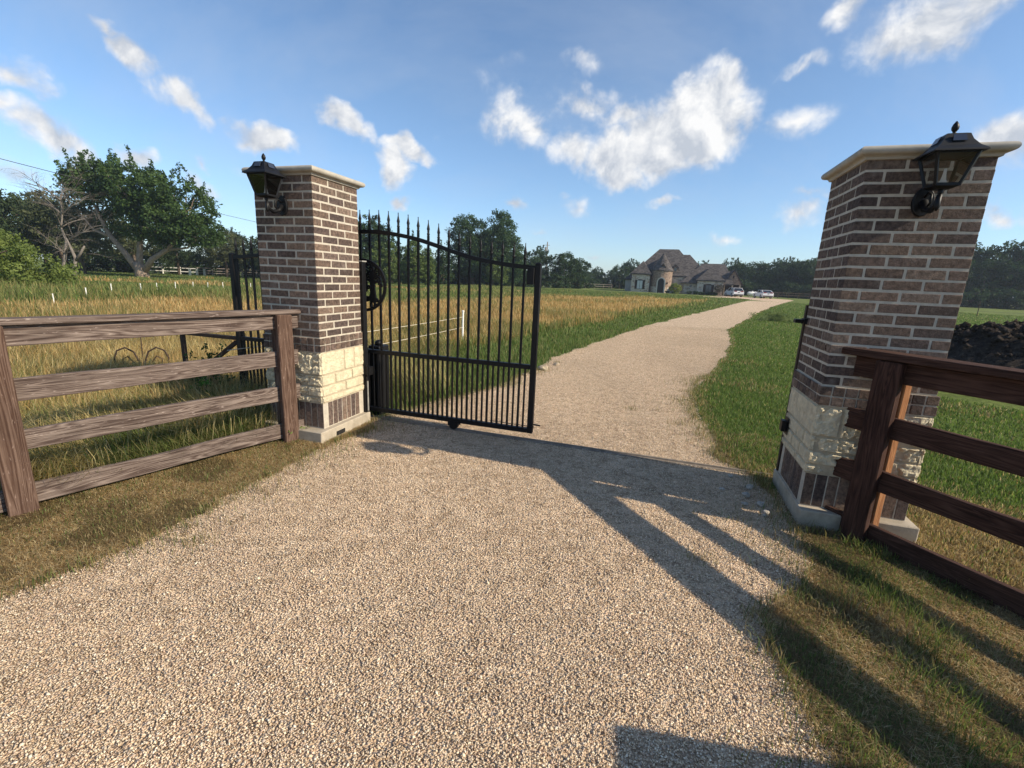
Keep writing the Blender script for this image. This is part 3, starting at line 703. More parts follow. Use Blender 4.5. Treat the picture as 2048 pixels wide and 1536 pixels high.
flat([(tx + .004, cz + .12), (tx, cz + .03), (tx + .002, cz - .05), (tx - .004, cz - .11), (tx - .012, cz - .150)], [.060, .040, .046, .078, .125], yy - .010, yy + .010)
for k, P in enumerate(([(tx + .02, cz - .12), (tx + .06, cz - .15), (tx + .095, cz - .16)], [(tx - .01, cz - .13), (tx - .03, cz - .18), (tx - .03, cz - .215)], [(tx - .03, cz - .13), (tx - .10, cz - .155), (tx - .17, cz - .19), (tx - .20, cz - .21)],
                      [(tx - .03, cz - .12), (tx - .10, cz - .115), (tx - .17, cz - .14), (tx - .27, cz - .15)], [(tx + .0, cz - .13), (tx + .02, cz - .18), (tx + .01, cz - .20)])):
    flat(P, [.034] + [.022] * (len(P) - 1), yy - .0085 - .0003 * k, yy + .0085 + .0003 * k)
def scroll(x, z, r0, a0, turns, sgn, w, k):
    pts = []
    for q in range(26):
        f = q / 25; a = a0 + sgn * turns * 2 * math.pi * f; r = r0 * (1 - .8 * f); pts.append((x + r * math.cos(a), cz + z + r * math.sin(a)))
    flat(pts, [w * (1 - .4 * q / 25) for q in range(26)], yy - .0070 - .0002 * k, yy + .0070 + .0002 * k)
rs_ = random.Random(5); k = 0
for (x, z, r0, sg) in ((.125, .055, .030, -1), (.150, .005, .022, -1), (.115, .115, .034, -1), (.075, .165, .034, -1), (.02, .195, .034, 1), (-.01, .14, .036, 1), (.045, .115, .030, 1), (.015, .075, .032, 1), (-.03, .03, .034, 1), (-.03, -.035, .036, 1), (.015, -.01, .024, 1), (-.07, .10, .04, 1), (-.10, .17, .034, 1), (-.09, .03, .036, 1), (-.14, .08, .04, 1), (-.19, .02, .04, -1), (-.19, .11, .034, -1), (-.05, .215, .022, 1), (-.12, -.03, .036, 1), (-.22, -.06, .034, -1)):
    scroll(x, z, r0, 1.9 + (0 if sg > 0 else .8) + rs_.uniform(-.4, .4), 1.25, sg, .017, k); k += 1
for k, P in enumerate(([(tx, cz + .06), (tx + .03, cz + .09), (tx + .07, cz + .10)], [(tx, cz + .08), (tx - .04, cz + .11), (tx - .09, cz + .10), (tx - .15, cz + .12)], [(tx, cz + .10), (tx + .005, cz + .16), (tx - .02, cz + .21)], [(tx, cz + .03), (tx - .05, cz + .06), (tx - .10, cz + .05), (tx - .18, cz + .05)], [(tx + .01, cz + .03), (tx + .05, cz + .045), (tx + .085, cz + .02)])):
    flat(P, [.036] + [.020] * (len(P) - 1), yy - .0092 - .0003 * k, yy + .0092 + .0003 * k)
em.build('tree_emblem', M['iron'], gt)
b = MB(); b.box(1.655, 1.722, -.035, .035, 1.475, 1.622); b.build('latch_box', M['iron'], gt, bevel=.004)
b = MB()
b.tube([(.955, -.028, .052), (.955, .028, .052)], .045, 20); b.tube([(.955, -.034, .052), (.955, .034, .052)], .018, 10); b.build('track_wheel', M['iron'], gt)
b = MB(); b.box(.90, 1.01, -.036, -.030, .045, .098); b.box(.90, 1.01, .030, .036, .045, .098); b.build('wheel_bracket', M['iron'], gt)
b = MB(); b.bar((1.782, 0, .165), (1.85, -.01, .165), .012); b.bar((1.35, -.03, .155), (1.80, -.03, .150), .006); b.build('chain_hook', M['iron'], gt)
b = MB(); b.box(-2.66, -1.780, -.022, .022, .695, .735); b.build('tail_rail', M['rust'], gt, bevel=.003)
b = MB(); b.box(-2.66, -2.615, -.022, .022, .078, .694); b.build('tail_post', M['rust'], gt, bevel=.003)
b = MB(); b.bar((-1.80, 0, .672), (-2.60, 0, .13), .036, .042); b.build('tail_brace', M['rust'], gt)
b = MB(); b.box(-2.614, -1.780, -.018, .018, .082, .118); b.build('tail_sill', M['rust'], gt, bevel=.003)

M['track'] = m_plain('dusty_steel', (.20, .165, .13), .3, 12, rough=.9, bs=100, bstr=.2, bd=.001)
gk = MB(); gk.prism([(-.035, .0), (.035, 0), (.012, .007), (.009, .018), (-.009, .018), (-.012, .007)], -3.0, 3.95, 'x')
o = gk.build('gate_track', M['track'], None); o.location = GO; o.rotation_euler = (0, 0, YAW); tag(o, 'flat steel gate track laid across the gravel between the pillars', 'gate track')

# guide post at the corner of the left pillar
gp = empty('guide_post', PA + ey * .635, YAW, 'square dark steel guide post against the back of the left pillar', 'post')
b = MB(); b.box(-.018, .030, -.03, .03, -.05, 1.615); b.build('post_shaft', M['galv'] if False else M['iron'], gp, bevel=.003)
b = MB(); b.box(-.023, .035, -.036, .036, 1.616, 1.628); b.build('post_cap', M['galv'], gp)
b = MB(); b.box(.0315, .085, -.034, .028, .50, .585); b.tube([(.06, -.036, .44), (.06, -.036, .62)], .008, 8); b.build('roller_bracket', M['iron'], gp, bevel=.003)
b = MB(); b.tube([(.048, -.02, .12), (.048, -.02, .48)], .008, 8); b.build('conduit', M['galv'], gp)

# operator cabinet
op = empty('gate_operator', PA + ey * .97 - ex * .025, YAW, 'tall narrow black operator cabinet behind the gate beside the left pillar', 'gate motor')
b = MB(); b.box(-.10, .045, -.09, .10, -.02, .755); b.build('cabinet', M['iron'], op, bevel=.012, seg=2)
b = MB(); b.lathe([(.045, .757), (.043, .785), (.030, .805), (.008, .814)], (-.02, 0, 0), 14); b.build('domed_cap', M['iron'], op, smooth=True)

# catches on the right pillar
for (zz, w, h, lab) in ((1.302, .075, .028, 'small black bar catch high on the inner face of the right pillar'), (.505, .06, .085, 'black box catch low on the inner face of the right pillar')):
    cc = empty('gate_catch', PD + ey * (.60 if zz > 1 else .53), YAW, lab, 'gate catch')
    b = MB(); b.box(-w, -.022, -.03, .03, zz - h / 2, zz + h / 2); b.build('catch_block', M['iron'], cc, bevel=.003)
    b = MB(); b.box(-.021, -.0185 if zz < 1 else -.001, -.045, .045, zz - h * .75, zz + h * .75); b.build('catch_plate', M['iron'], cc)
b = MB(); b.box(-.004, .03, 0, .035, .02, 1.42)
o = b.build('receiver_channel', M['rust'], None); o.location = PD + ey * (W + .02); o.rotation_euler = (0, 0, YAW); tag(o, 'thin upright steel channel on the far edge of the right pillar', 'channel')

# added brick block, unseen on the right, to throw the shadow at the bottom
sh_pier = empty('shadow_pier', (2.30, .60, 0), R(-9), 'brick pier added out of view to cast the shadow at the bottom', 'shadow caster')
b = MB(); random.seed(4)
for k in range(17):
    for i in range(4):
        b.col = brc(.8, 1.3); s0 = i * .205 + (.0 if k % 2 else -.1)
        x0, x1 = max(0, s0), min(.80, s0 + .195)
        if x1 - x0 > .03:
            b.box(x0, x1, -.5, -.41, .05 + k * .067, .108 + k * .067); b.box(x0, x1, -.09, 0, .05 + k * .067, .108 + k * .067)
    for i in range(2):
        s0 = -.405 + i * .165 + (.0 if k % 2 else -.04)
        b.box(0, .09, s0, s0 + .15, .05 + k * .067, .108 + k * .067); b.box(.71, .80, s0, s0 + .15, .05 + k * .067, .108 + k * .067)
b.build('brickwork', M['brick'], sh_pier, bevel=.003)
b = MB(); b.box(.008, .792, -.492, -.008, -.05, 1.19); b.build('mortar_core', M['mortar'], sh_pier)
b = MB(); b.box(-.03, .83, -.53, .03, 1.192, 1.25); b.build('stone_cap', M['cap'], sh_pier, bevel=.012, seg=2)
# ------------------------------------------------------------------ farmhouse
def m_shingle():
    m = mat('roof_shingle', rough=.95, spec=.15); t = NT(m); v = t.coord()
    n = t.noise(t.coord('Object', (2.2, 2.2, 5)), 2.2, 6, .7); vo = t.vor(t.coord('Object', (3, 3, 7)), 1.0); sp = t.N.new('ShaderNodeSeparateColor'); t.L.new(vo.outputs['Color'], sp.inputs[0])
    c = t.ramp(sp.outputs[0], [(0, (.042, .037, .035)), (.5, (.075, .066, .061)), (1, (.125, .110, .10))])
    t.col(t.mix(c, (.13, .115, .105), t.mr(n, .5, .75, 0, .5))); t.bump(vo.outputs['Distance'], .5, .03); return m
def m_stonewall():
    m = mat('fieldstone_wall', rough=.95, spec=.1); t = NT(m); v = t.coord('Object', (2.6, 2.6, 4.6)); vo = t.vor(v, 1.0); sp = t.N.new('ShaderNodeSeparateColor'); t.L.new(vo.outputs['Color'], sp.inputs[0])
    c = t.ramp(sp.outputs[0], [(0, (.20, .15, .11)), (.3, (.42, .35, .27)), (.7, (.56, .49, .39)), (1, (.32, .20, .14))])
    e = t.vor(v, 1.0, 'DISTANCE_TO_EDGE'); c = t.mix((.55, .50, .43), c, t.mr(e.outputs['Distance'], .02, .09)); t.col(c); t.bump(e.outputs['Distance'], .6, .05); return m
def m_housebrick():
    m = mat('house_brick', rough=.95, spec=.1); t = NT(m); v = t.coord('Object', (4.5, 4.5, 13)); vo = t.vor(v, 1.0, rnd=.6); sp = t.N.new('ShaderNodeSeparateColor'); t.L.new(vo.outputs['Color'], sp.inputs[0])
    t.col(t.ramp(sp.outputs[0], [(0, (.15, .105, .078)), (.5, (.26, .185, .135)), (1, (.38, .29, .22))])); t.bump(vo.outputs['Distance'], .4, .02); return m
M['shingle'] = m_shingle(); M['hstone'] = m_stonewall(); M['hbrick'] = m_housebrick()
M['dkwood'] = m_plain('dark_timber', (.035, .022, .016), .3, 3, bs=8, bstr=.2, bd=.01)
M['wglass'] = mat('window_glass', (.06, .075, .085), .08, spec=.8)
M['paleglass'] = mat('pale_glass', (.42, .47, .46), .12, spec=.7)  # paler pane colour for the left wing window
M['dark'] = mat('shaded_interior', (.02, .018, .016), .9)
M['stucco'] = m_plain('pale_stucco', (.55, .50, .42), .12, 2, bs=10, bstr=.2, bd=.01)
hz = R(-20)
house = empty('farmhouse', (33.0, 92.0, 0), hz, 'large stone and brick farmhouse with steep grey roofs and a round entrance tower', 'house')
def hwall(name, m, x0, x1, y0, y1, z1, z0=-.2):
    b = MB(); b.box(x0, x1, y0, y1, z0, z1); return b.build(name, m, house)
def hip(name, x0, x1, y0, y1, z, r0, r1, zr, fas=.22, parent=None):
    """hip roof, eave rectangle to ridge r0-r1 (x,y)"""
    b = MB(); e = [(x0, y0, z), (x1, y0, z), (x1, y1, z), (x0, y1, z)]; lo_ = [(p[0], p[1], z - fas) for p in e]
    A_, B_ = (*r0, zr), (*r1, zr)
    b._add(e + lo_ + [A_, B_], [(4, 7, 6, 5), (0, 4, 5, 1), (1, 5, 6, 2), (2, 6, 7, 3), (3, 7, 4, 0)])
    if abs(r0[0] - r1[0]) > abs(r0[1] - r1[1]): fs = [(0, 1, 9, 8), (1, 2, 9), (2, 3, 8, 9), (3, 0, 8)]
    else: fs = [(0, 1, 8), (1, 2, 9, 8), (2, 3, 9), (3, 0, 8, 9)]
    b.f += fs
    return b.build(name, M['shingle'], parent or house)
w_main = hwall('main_wall', M['hbrick'], -10.2, 1.9, 3.0, 16.5, 3.25)
rm = hip('main_roof', -10.9, 2.9, 2.4, 17.2, 3.45, (-6.15, 9.8), (-2.2, 9.8), 9.05)
hip('rear_roof', -6.5, 4.3, 3.2, 16.6, 3.5, (-3.5, 9.9), (.15, 9.9), 8.0)
hwall('rear_wing_wall', M['stucco'], -12.3, -10.21, 6.2, 12, 2.35); hip('rear_wing_roof', -12.6, -9.9, 5.8, 12.4, 2.55, (-10.6, 7.5), (-10.6, 11), 4.2)
hwall('left_wing_wall', M['hstone'], -10.35, -6.85, 0, 4.9, 3.4); hip('left_wing_roof', -10.62, -6.6, -.28, 6.4, 3.62, (-8.6, 2.3), (-8.6, 4.2), 6.15)
# entrance tower
b = MB(); b.lathe([(2.02, -.2), (2.02, 4.4)], (-4.72, 2.0, 0), 24); tw = b.build('tower_wall', M['hbrick'], house)
b = MB(); b.lathe([(2.25, 4.28), (2.27, 4.42), (1.55, 5.35), (.85, 6.5), (.05, 7.75)], (-4.72, 2.0, 0), 14); tr_ = b.build('tower_roof', M['shingle'], house)
hip('porch_roof', -7.4, -3.4, 2.4, 9.0, 4.30, (-5.3, 3.6), (-5.3, 7.5), 7.2)
b = MB(); b.lathe([(2.06, -.2), (2.06, 1.15)], (-4.72, 2.0, 0), 24); b.build('tower_plinth', M['hstone'], house)
def arch_poly(x0, x1, z0, zs, zt, n=9):
    p = [(x0, z0), (x1, z0), (x1, zs)]; cxx = (x0 + x1) / 2; hw = (x1 - x0) / 2
    for i in range(1, n): t = math.pi * i / n; p.append((cxx + hw * math.cos(t), zs + (zt - zs) * math.sin(t)))
    p.append((x0, zs)); return p
b = MB(); b.prism(arch_poly(-5.42, -3.78, -.1, 2.15, 3.0), -.17, .6); de = b.build('entrance_arch', M['stucco'], house)
b = MB(); b.prism(arch_poly(-5.20, -4.02, -.05, 2.1, 2.82), -.19, .5); b.build('front_door', M['dark'], de)
b = MB(); b.box(-3.52, -3.36, .18, .42, 1.75, 2.1); b.build('wall_sconce', M['iron'], house)
def window(x0, x1, z0, z1, y, sh=.34, arched=True, gl='wglass'):
    b = MB(); b.prism(arch_poly(x0 - .08, x1 + .08, z0 - .08, z1 - .15, z1 + .12) if arched else [(x0 - .08, z0 - .08), (x1 + .08, z0 - .08), (x1 + .08, z1 + .08), (x0 - .08, z1 + .08)], y - .05, y + .1)
    f = b.build('window', M['dkwood'], house)
    b = MB(); mx_ = (x0 + x1) / 2
    for a, c in ((x0, mx_ - .03), (mx_ + .03, x1)): b.box(a, c, y - .065, y, z0, z1 - .12)
    b.build('pane', M[gl], f)
    b = MB(); b.box(x0 - .15, x1 + .15, y - .12, y + .05, z0 - .17, z0 - .085); b.build('sill', M['stucco'], f)
    if sh:
        for a in (x0 - .1 - sh, x1 + .1):
            b = MB(); b.box(a, a + sh, y - .055, y, z0 - .05, z1); b.build('shutter', M['dkwood'], f)
window(-9.18, -8.15, .62, 2.35, 0, gl='paleglass'); window(3.72, 4.72, .5, 2.0, 0); window(-2.3, -1.3, .7, 2.1, 3.0, 0)
hwall('mid_wall', M['hstone'], -3.0, -.31, 2.6, 2.98, 3.2)
hwall('link_wall', M['hstone'], -.3, 2.2, 1.0, 5.0, 2.05); hip('link_roof', -.95, 8.6, .5, 12.5, 2.25, (2.7, 6.4), (7.0, 6.4), 6.15)
b = MB(); b.box(.75, 1.15, .93, .99, 1.35, 1.75); b.build('small_window', M['wglass'], house)
hwall('right_wing_wall', M['hstone'], 2.12, 6.75, 0, 4, 2.6); hip('right_wing_roof', 1.82, 7.05, -.3, 6.5, 2.82, (4.25, 2.4), (4.25, 4.6), 5.35)
# gabled garage
b = MB(); b.prism([(7.05, 2.16), (10.0, 2.16), (10.0, 2.35), (8.5, 4.75), (7.05, 2.35)], 2.0, 9.0); b.build('garage_gable', M['hbrick'], house)
b = MB()
for x0, x1 in ((7.05, 7.2), (8.4, 8.62), (9.7, 10.0)): b.box(x0, x1, 2.02, 2.4, -.2, 2.155)
b.build('garage_pier', M['hstone'], house)
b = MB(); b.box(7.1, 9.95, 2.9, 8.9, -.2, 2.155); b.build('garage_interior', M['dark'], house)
for k, (x0, x1) in enumerate(((7.25, 8.35), (8.67, 9.65))):
    b = MB(); b.box(x0, x1, 2.80, 2.89, -.1, 2.0); b.build('garage_door', M['dkwood'], house)
b = MB()
for s in (-1, 1):
    xa, za = (8.5, 5.02); xb, zb_ = (8.5 + s * 1.85, 2.15)
    b._add([(xa, 1.7, za), (xb, 1.7, zb_), (xb, 9.2, zb_), (xa, 9.2, za), (xa, 1.7, za - .2), (xb, 1.7, zb_ - .2), (xb, 9.2, zb_ - .2), (xa, 9.2, za - .2)], [(0, 1, 2, 3), (4, 7, 6, 5), (0, 4, 5, 1), (3, 2, 6, 7), (1, 5, 6, 2)])
b.build('garage_roof', M['shingle'], house)
b = MB(); b.box(8.38, 8.62, 1.94, 1.995, 3.35, 3.85); b.build('gable_vent', M['dkwood'], house)
hip('garage_rear_roof', 6.8, 10.6, 8.0, 14, 2.4, (8.0, 10.5), (9.6, 10.5), 4.9)
def dormer(x, y, z, w=.42, hh=1.0):
    b = MB(); b.prism([(x - w, z), (x + w, z), (x + w, z + hh), (x, z + hh + .42), (x - w, z + hh)], y, y + 2.2); d = b.build('dormer', M['hbrick'], house)
    b = MB()
    for s in (-1, 1):
        xa, za = x, z + hh + .58; xb, zb_ = x + s * (w + .24), z + hh - .12
        b._add([(xa, y - .22, za), (xb, y - .22, zb_), (xb, y + 2.6, zb_), (xa, y + 2.6, za), (xa, y - .22, za - .12), (xb, y - .22, zb_ - .12), (xb, y + 2.6, zb_ - .12), (xa, y + 2.6, za - .12)], [(0, 1, 2, 3), (4, 7, 6, 5), (0, 4, 5, 1), (3, 2, 6, 7), (1, 5, 6, 2)])
    b.build('dormer_roof', M['shingle'], d)
    b = MB(); b.box(x - .22, x + .22, y - .03, y - .002, z + .12, z + hh - .1); b.build('pane', M['wglass'], d)
dormer(-2.3, 3.6, 4.15); dormer(-4.50, .35, 4.25, .30, .85)
b = MB(); b.box(-4.95, -3.9, -.7, 2, -.05, .04); b.build('door_step', M['conc'], house)

# ------------------------------------------------------------------ cars
def car(prof, glassz, L_, Wd, label, loc, rz, cat, tail='low'):
    root = empty('parked_car', loc, rz, label, cat)
    # local: x forward, y left
    hw = Wd / 2; b = MB()
    secs = [(-hw, .90), (-hw * .97, 1.0), (hw * .97, 1.0), (hw, .90)]
    body = [(x, z) for x, z in prof if True]
    lower = [(x, min(z, glassz)) for x, z in prof]
    b.prism(lower, -hw, hw); bo = b.build('body', M['carwhite'], root, bevel=.07, seg=3)
    top = [(x, z) for x, z in prof if z >= glassz]
    xs_ = [p[0] for p in top]; n = len(top)
    # greenhouse narrowing to the roof
    vs = []
    for s in (-1, 1):
        for x, z in top: vs.append((x, s * (hw * .93 - (z - glassz) * .32), z))
    g = MB(); g._add(vs, [tuple(range(n)), tuple(range(2 * n - 1, n - 1, -1))] + [(i, i + n, (i + 1) % n + n, (i + 1) % n) for i in range(n)])
    g.build('window_glass', M['carglass'], root)
    zt = max(p[1] for p in prof); rx = [p[0] for p in prof if p[1] > zt - .05]
    g = MB(); yw = hw * .93 - (zt - glassz) * .32 + .01; g.box(min(rx) - .05, max(rx) + .05, -yw, yw, zt - .045, zt + .012); g.build('roof_panel', M['carwhite'], root, bevel=.03, seg=2)
    pl_ = MB(); x0 = min(xs_); x1 = max(xs_)
    xr0, xr1 = min(rx), max(rx)
    for s in (-1, 1):
        for xb_, xt_ in ((x0, xr0), (x1, xr1), ((x0 + x1) / 2 - .1, (x0 + x1) / 2 - .1), (x0 + .75, xr0 + .55)):
            pl_.bar((xb_, s * (hw * .93 + .005), glassz), (xt_, s * (yw + .0), zt - .02), .07, .05)
    pl_.build('window_pillar', M['carwhite'], root)
    for sx in (-1, 1):
        for sy in (-1, 1):
            xx = sx * L_ * .30; w = MB(); w.tube([(xx, sy * (hw - .20), .33), (xx, sy * (hw + .012), .33)], .335, 18); wo = w.build('wheel', M['tyre'], root)
            w = MB(); w.tube([(xx, sy * (hw + .0125), .33), (xx, sy * (hw + .022), .33)], .20, 12); w.build('rim', M['galv'], wo)
    x_r = min(p[0] for p in prof)
    for s in (-1, 1):
        t = MB(); t.box(x_r - .012, x_r + .12, s * hw * .62 - .24, s * hw * .62 + .24, .92, 1.05); t.build('tail_light', M['taillight'], root)
    t = MB(); t.box(x_r - .02, x_r + .05, -hw * .9, hw * .9, .30, .50); t.build('rear_bumper', M['carblack'], root, bevel=.02)
    t = MB(); t.box(x_r - .016, x_r, -.16, .16, .74, .86); t.build('number_plate', M['carblack'], root)
    for s in (-1, 1):
        t = MB(); t.box(.75, .93, s * (hw + .11) - .10, s * (hw + .11) + .10, glassz - .02, glassz + .14); t.build('wing_mirror', M['carwhite'], root, bevel=.02)
    return root
M['carwhite'] = mat('white_car_paint', (.75, .75, .74), .25); M['carglass'] = mat('car_glass', (.015, .017, .02), .06, spec=.8); M['tyre'] = mat('tyre_rubber', (.02, .02, .02), .8)
M['taillight'] = mat('tail_light_red', (.25, .02, .015), .2); M['carblack'] = mat('black_trim', (.03, .03, .03), .6)
car([(-2.18, .28), (2.2, .28), (2.25, .62), (2.15, .88), (1.15, 1.02), (.45, 1.56), (-1.55, 1.58), (-2.0, 1.10), (-2.2, 1.0), (-2.22, .6)], 1.02, 4.45, 1.82,
    'white SUV parked close to the garage', (39.85, 86.0, .01), R(86), 'car')
car([(-2.15, .26), (2.2, .26), (2.25, .58), (2.15, .80), (1.1, .92), (.3, 1.38), (-1.1, 1.40), (-1.85, 1.02), (-2.15, .95), (-2.2, .6)], .95, 4.5, 1.80,
    'white hatchback parked on the gravel apron to the right of the house', (43.6, 83.0, .01), R(84), 'car')
tk = empty('gas_tank', (46.2, 92.0, 0), R(-8), 'small white gas tank half hidden behind the white hatchback', 'tank')
b = MB(); b.tube([(-.95, 0, .62), (-.88, 0, .62), (-.7, 0, .62), (.7, 0, .62), (.88, 0, .62), (.95, 0, .62)], [.08, .26, .38, .38, .26, .08], 16); b.build('tank_shell', M['white'], tk, smooth=True)
b = MB(); b.lathe([(.14, .96), (.14, 1.1), (.05, 1.15)], (0, 0, 0), 10); b.build('valve_dome', M['white'], tk)
for s in (-1, 1):
    b = MB(); b.box(s * .5 - .06, s * .5 + .06, -.25, .25, -.02, .32); b.build('leg', M['conc'], tk)

# ------------------------------------------------------------------ vegetation
def leaf_cloud(centers, rad, per, size, colA, colB, elong=None, jit=.12, flat=.75):
    """leaf quads spread round clump centres. centers (n,3); rad (n,), returns V,F,C"""
    n = len(centers); idx = np.repeat(np.arange(n), per); m = len(idx)
    p = rng.normal(0, 1, (m, 3)); p /= np.linalg.norm(p, axis=1)[:, None] + 1e-9
    p *= (rng.random(m) ** .45)[:, None] * rad[idx][:, None]; p[:, 2] *= flat
    if elong is not None: p += elong[idx] * (rng.random(m) * 1.0)[:, None]
    c = centers[idx] + p
    a = rng.normal(0, 1, (m, 3)); a /= np.linalg.norm(a, axis=1)[:, None]
    bb = np.cross(a, rng.normal(0, 1, (m, 3))); bb /= np.linalg.norm(bb, axis=1)[:, None] + 1e-9
    s = size * rng.uniform(.6, 1.4, m)[:, None]
    V = np.stack([c - a * s, c + bb * s * .45, c + a * s, c - bb * s * .45], 1).reshape(-1, 3)
    F = np.arange(m * 4).reshape(-1, 4)
    k = np.clip(rng.random(n)[idx] * .75 + rng.random(m) * .35, 0, 1)[:, None]
    col = (np.array(colA) * (1 - k) + np.array(colB) * k) * rng.uniform(1 - jit, 1 + jit, m)[:, None]
    return V, F, np.repeat(col, 4, 0)
def crown_points(ells, n, surf=.55):
    """ells: list of (cx,cy,cz,rx,ry,rz)"""
    E_ = np.array(ells, float); vol = E_[:, 3] * E_[:, 4] * E_[:, 5]; w = vol ** .7; w /= w.sum()
    i = rng.choice(len(E_), n, p=w); d = rng.normal(0, 1, (n, 3)); d /= np.linalg.norm(d, axis=1)[:, None]
    r = np.where(rng.random(n) < surf, rng.uniform(.82, 1.05, n), rng.random(n) ** .5 * .9)
    return E_[i, :3] + d * E_[i, 3:] * r[:, None]
def limb(mb, a, b, r0, r1, sag=0.0, n=7, wig=.12, sides=6):
    a = Vector(a); b = Vector(b); L_ = (b - a).length; pts = []; rs = []
    for i in range(n):
        t = i / (n - 1); p = a.lerp(b, t) + Vector((0, 0, -sag * math.sin(math.pi * t)))
        if 0 < i < n - 1: p += Vector([random.uniform(-1, 1) * wig * L_ / n for _ in range(3)])
        pts.append(p); rs.append(r0 + (r1 - r0) * t)
    mb.tube(pts, rs, sides); return pts
def tree(name, loc, label, cat, ells, clumps, per, leaf, colA, colB, trunk, group=None, crad=.6, bark='bark', branches=26, spikes=0, slen=1.4, surf=.55, flat=.75):
    root = empty(name, loc, 0, label, cat, group)
    P = crown_points(ells, clumps, surf); rad = crad * rng.uniform(.6, 1.35, len(P))
    V, F, Cc = leaf_cloud(P, rad, per, leaf, colA, colB, flat=flat)
    if spikes:
        q = crown_points(ells, spikes * 4, 1.0); q = q[np.argsort(-(q[:, 2] + .3 * rng.normal(0, 1, len(q))))][:spikes * 2]; q = q[rng.permutation(len(q))[:spikes]]
        dr = np.c_[rng.normal(0, .35, len(q)), rng.normal(0, .35, len(q)), np.ones(len(q))] * (slen * rng.uniform(.5, 1.2, len(q)))[:, None]
        V2, F2, C2 = leaf_cloud(q, np.full(len(q), .20), 60, leaf, colA, colB, elong=dr)
        F2 = F2 + len(V); V = np.r_[V, V2]; F = np.r_[F, F2]; Cc = np.r_[Cc, C2]
    np_mesh('crown', V, [F], Cc, M['leaf'], root)
    tb = MB(); ends = []
    for (pts, rs) in trunk: tb.tube(pts, rs, 9); ends += [Vector(p) for p in pts[len(pts) // 2:]]
    idx = rng.permutation(len(P))[:branches]
    for i in idx:
        q = Vector(P[i]); e = min(ends, key=lambda z_: (z_ - q).length + (.8 if z_.z > q.z else 0)); limb(tb, e, q, .035 + .012 * (q - e).length, .012, 0, 6, .25, 5)
    tb.build('trunk', M[bark], root, smooth=True)
    return root
G_DK = ((.018, .038, .014), (.050, .088, .028)); G_MID = ((.024, .050, .014), (.072, .120, .032)); G_LT = ((.07, .105, .028), (.15, .20, .055)); G_OL = ((.050, .062, .028), (.105, .118, .052))
G_YL = ((.11, .145, .026), (.24, .27, .06))

# big forked tree in the left field
bt = tree('pecan_tree', (-40.2, 50, 0), 'large spreading tree with a forked trunk in the left field', 'tree',
     [(4.6, 0, 7.0, 3.6, 3.4, 3.4), (.8, 0, 8.6, 3.2, 3.0, 2.6), (-3.0, 0, 9.0, 2.9, 2.6, 2.2), (6.6, 0, 4.9, 2.6, 2.6, 1.8), (2.2, .5, 5.6, 3.0, 3.0, 2.2), (-1.2, 1.2, 6.4, 2.4, 2.4, 2.0), (-5.0, .5, 9.6, 1.6, 1.6, 1.2)],
     620, 62, .15, *G_MID, [([(0.3, 0, -.2), (.1, 0, .8), (-.1, 0, 1.5)], [.75, .5, .42]),
      ([(-.1, 0, .7), (-1.2, 0, 2.3), (-2.6, 0, 4.1), (-3.4, 0, 5.9), (-4.1, .2, 7.6), (-4.2, .2, 8.8)], [.36, .28, .22, .15, .10, .05]),
      ([(-2.5, 0, 4.0), (-4.2, 0, 4.6), (-5.2, 0, 5.9)], [.16, .10, .04]),
      ([(.1, 0, .9), (.1, .2, 2.4), (.4, .3, 4.6), (.6, .2, 6.8)], [.34, .28, .2, .1]),
      ([(.5, 0, .6), (1.5, 0, 1.9), (3.2, 0, 2.9), (4.6, 0, 4.2), (5.4, 0, 6.2)], [.34, .27, .22, .15, .08]), ([(3.2, 0, 2.9), (5.4, 0, 3.2), (6.6, 0, 4.2)], [.14, .1, .05])],
     crad=.75, bark='barkL', branches=60, spikes=85, slen=1.9)

# bright green bush left
bush = tree('willow_bush', (-26.0, 23.5, 0), 'rounded bright yellow green bush at the left edge', 'bush',
     [(-3.4, 0, 1.5, 3.9, 2.8, 2.6), (-.8, 0, 1.1, 2.6, 2.2, 1.7), (1.4, .3, .55, 1.7, 1.6, 1.0), (-6.4, 0, 1.8, 3.0, 2.6, 2.8)], 760, 64, .085, (.075, .110, .024), (.165, .205, .05),
     [([(-2.0, 0, -.1), (-2.2, 0, 1.2)], [.15, .08]), ([(-3.5, 0, -.1), (-4.0, 0, 1.6)], [.15, .08])], crad=.42, branches=30, surf=.8)

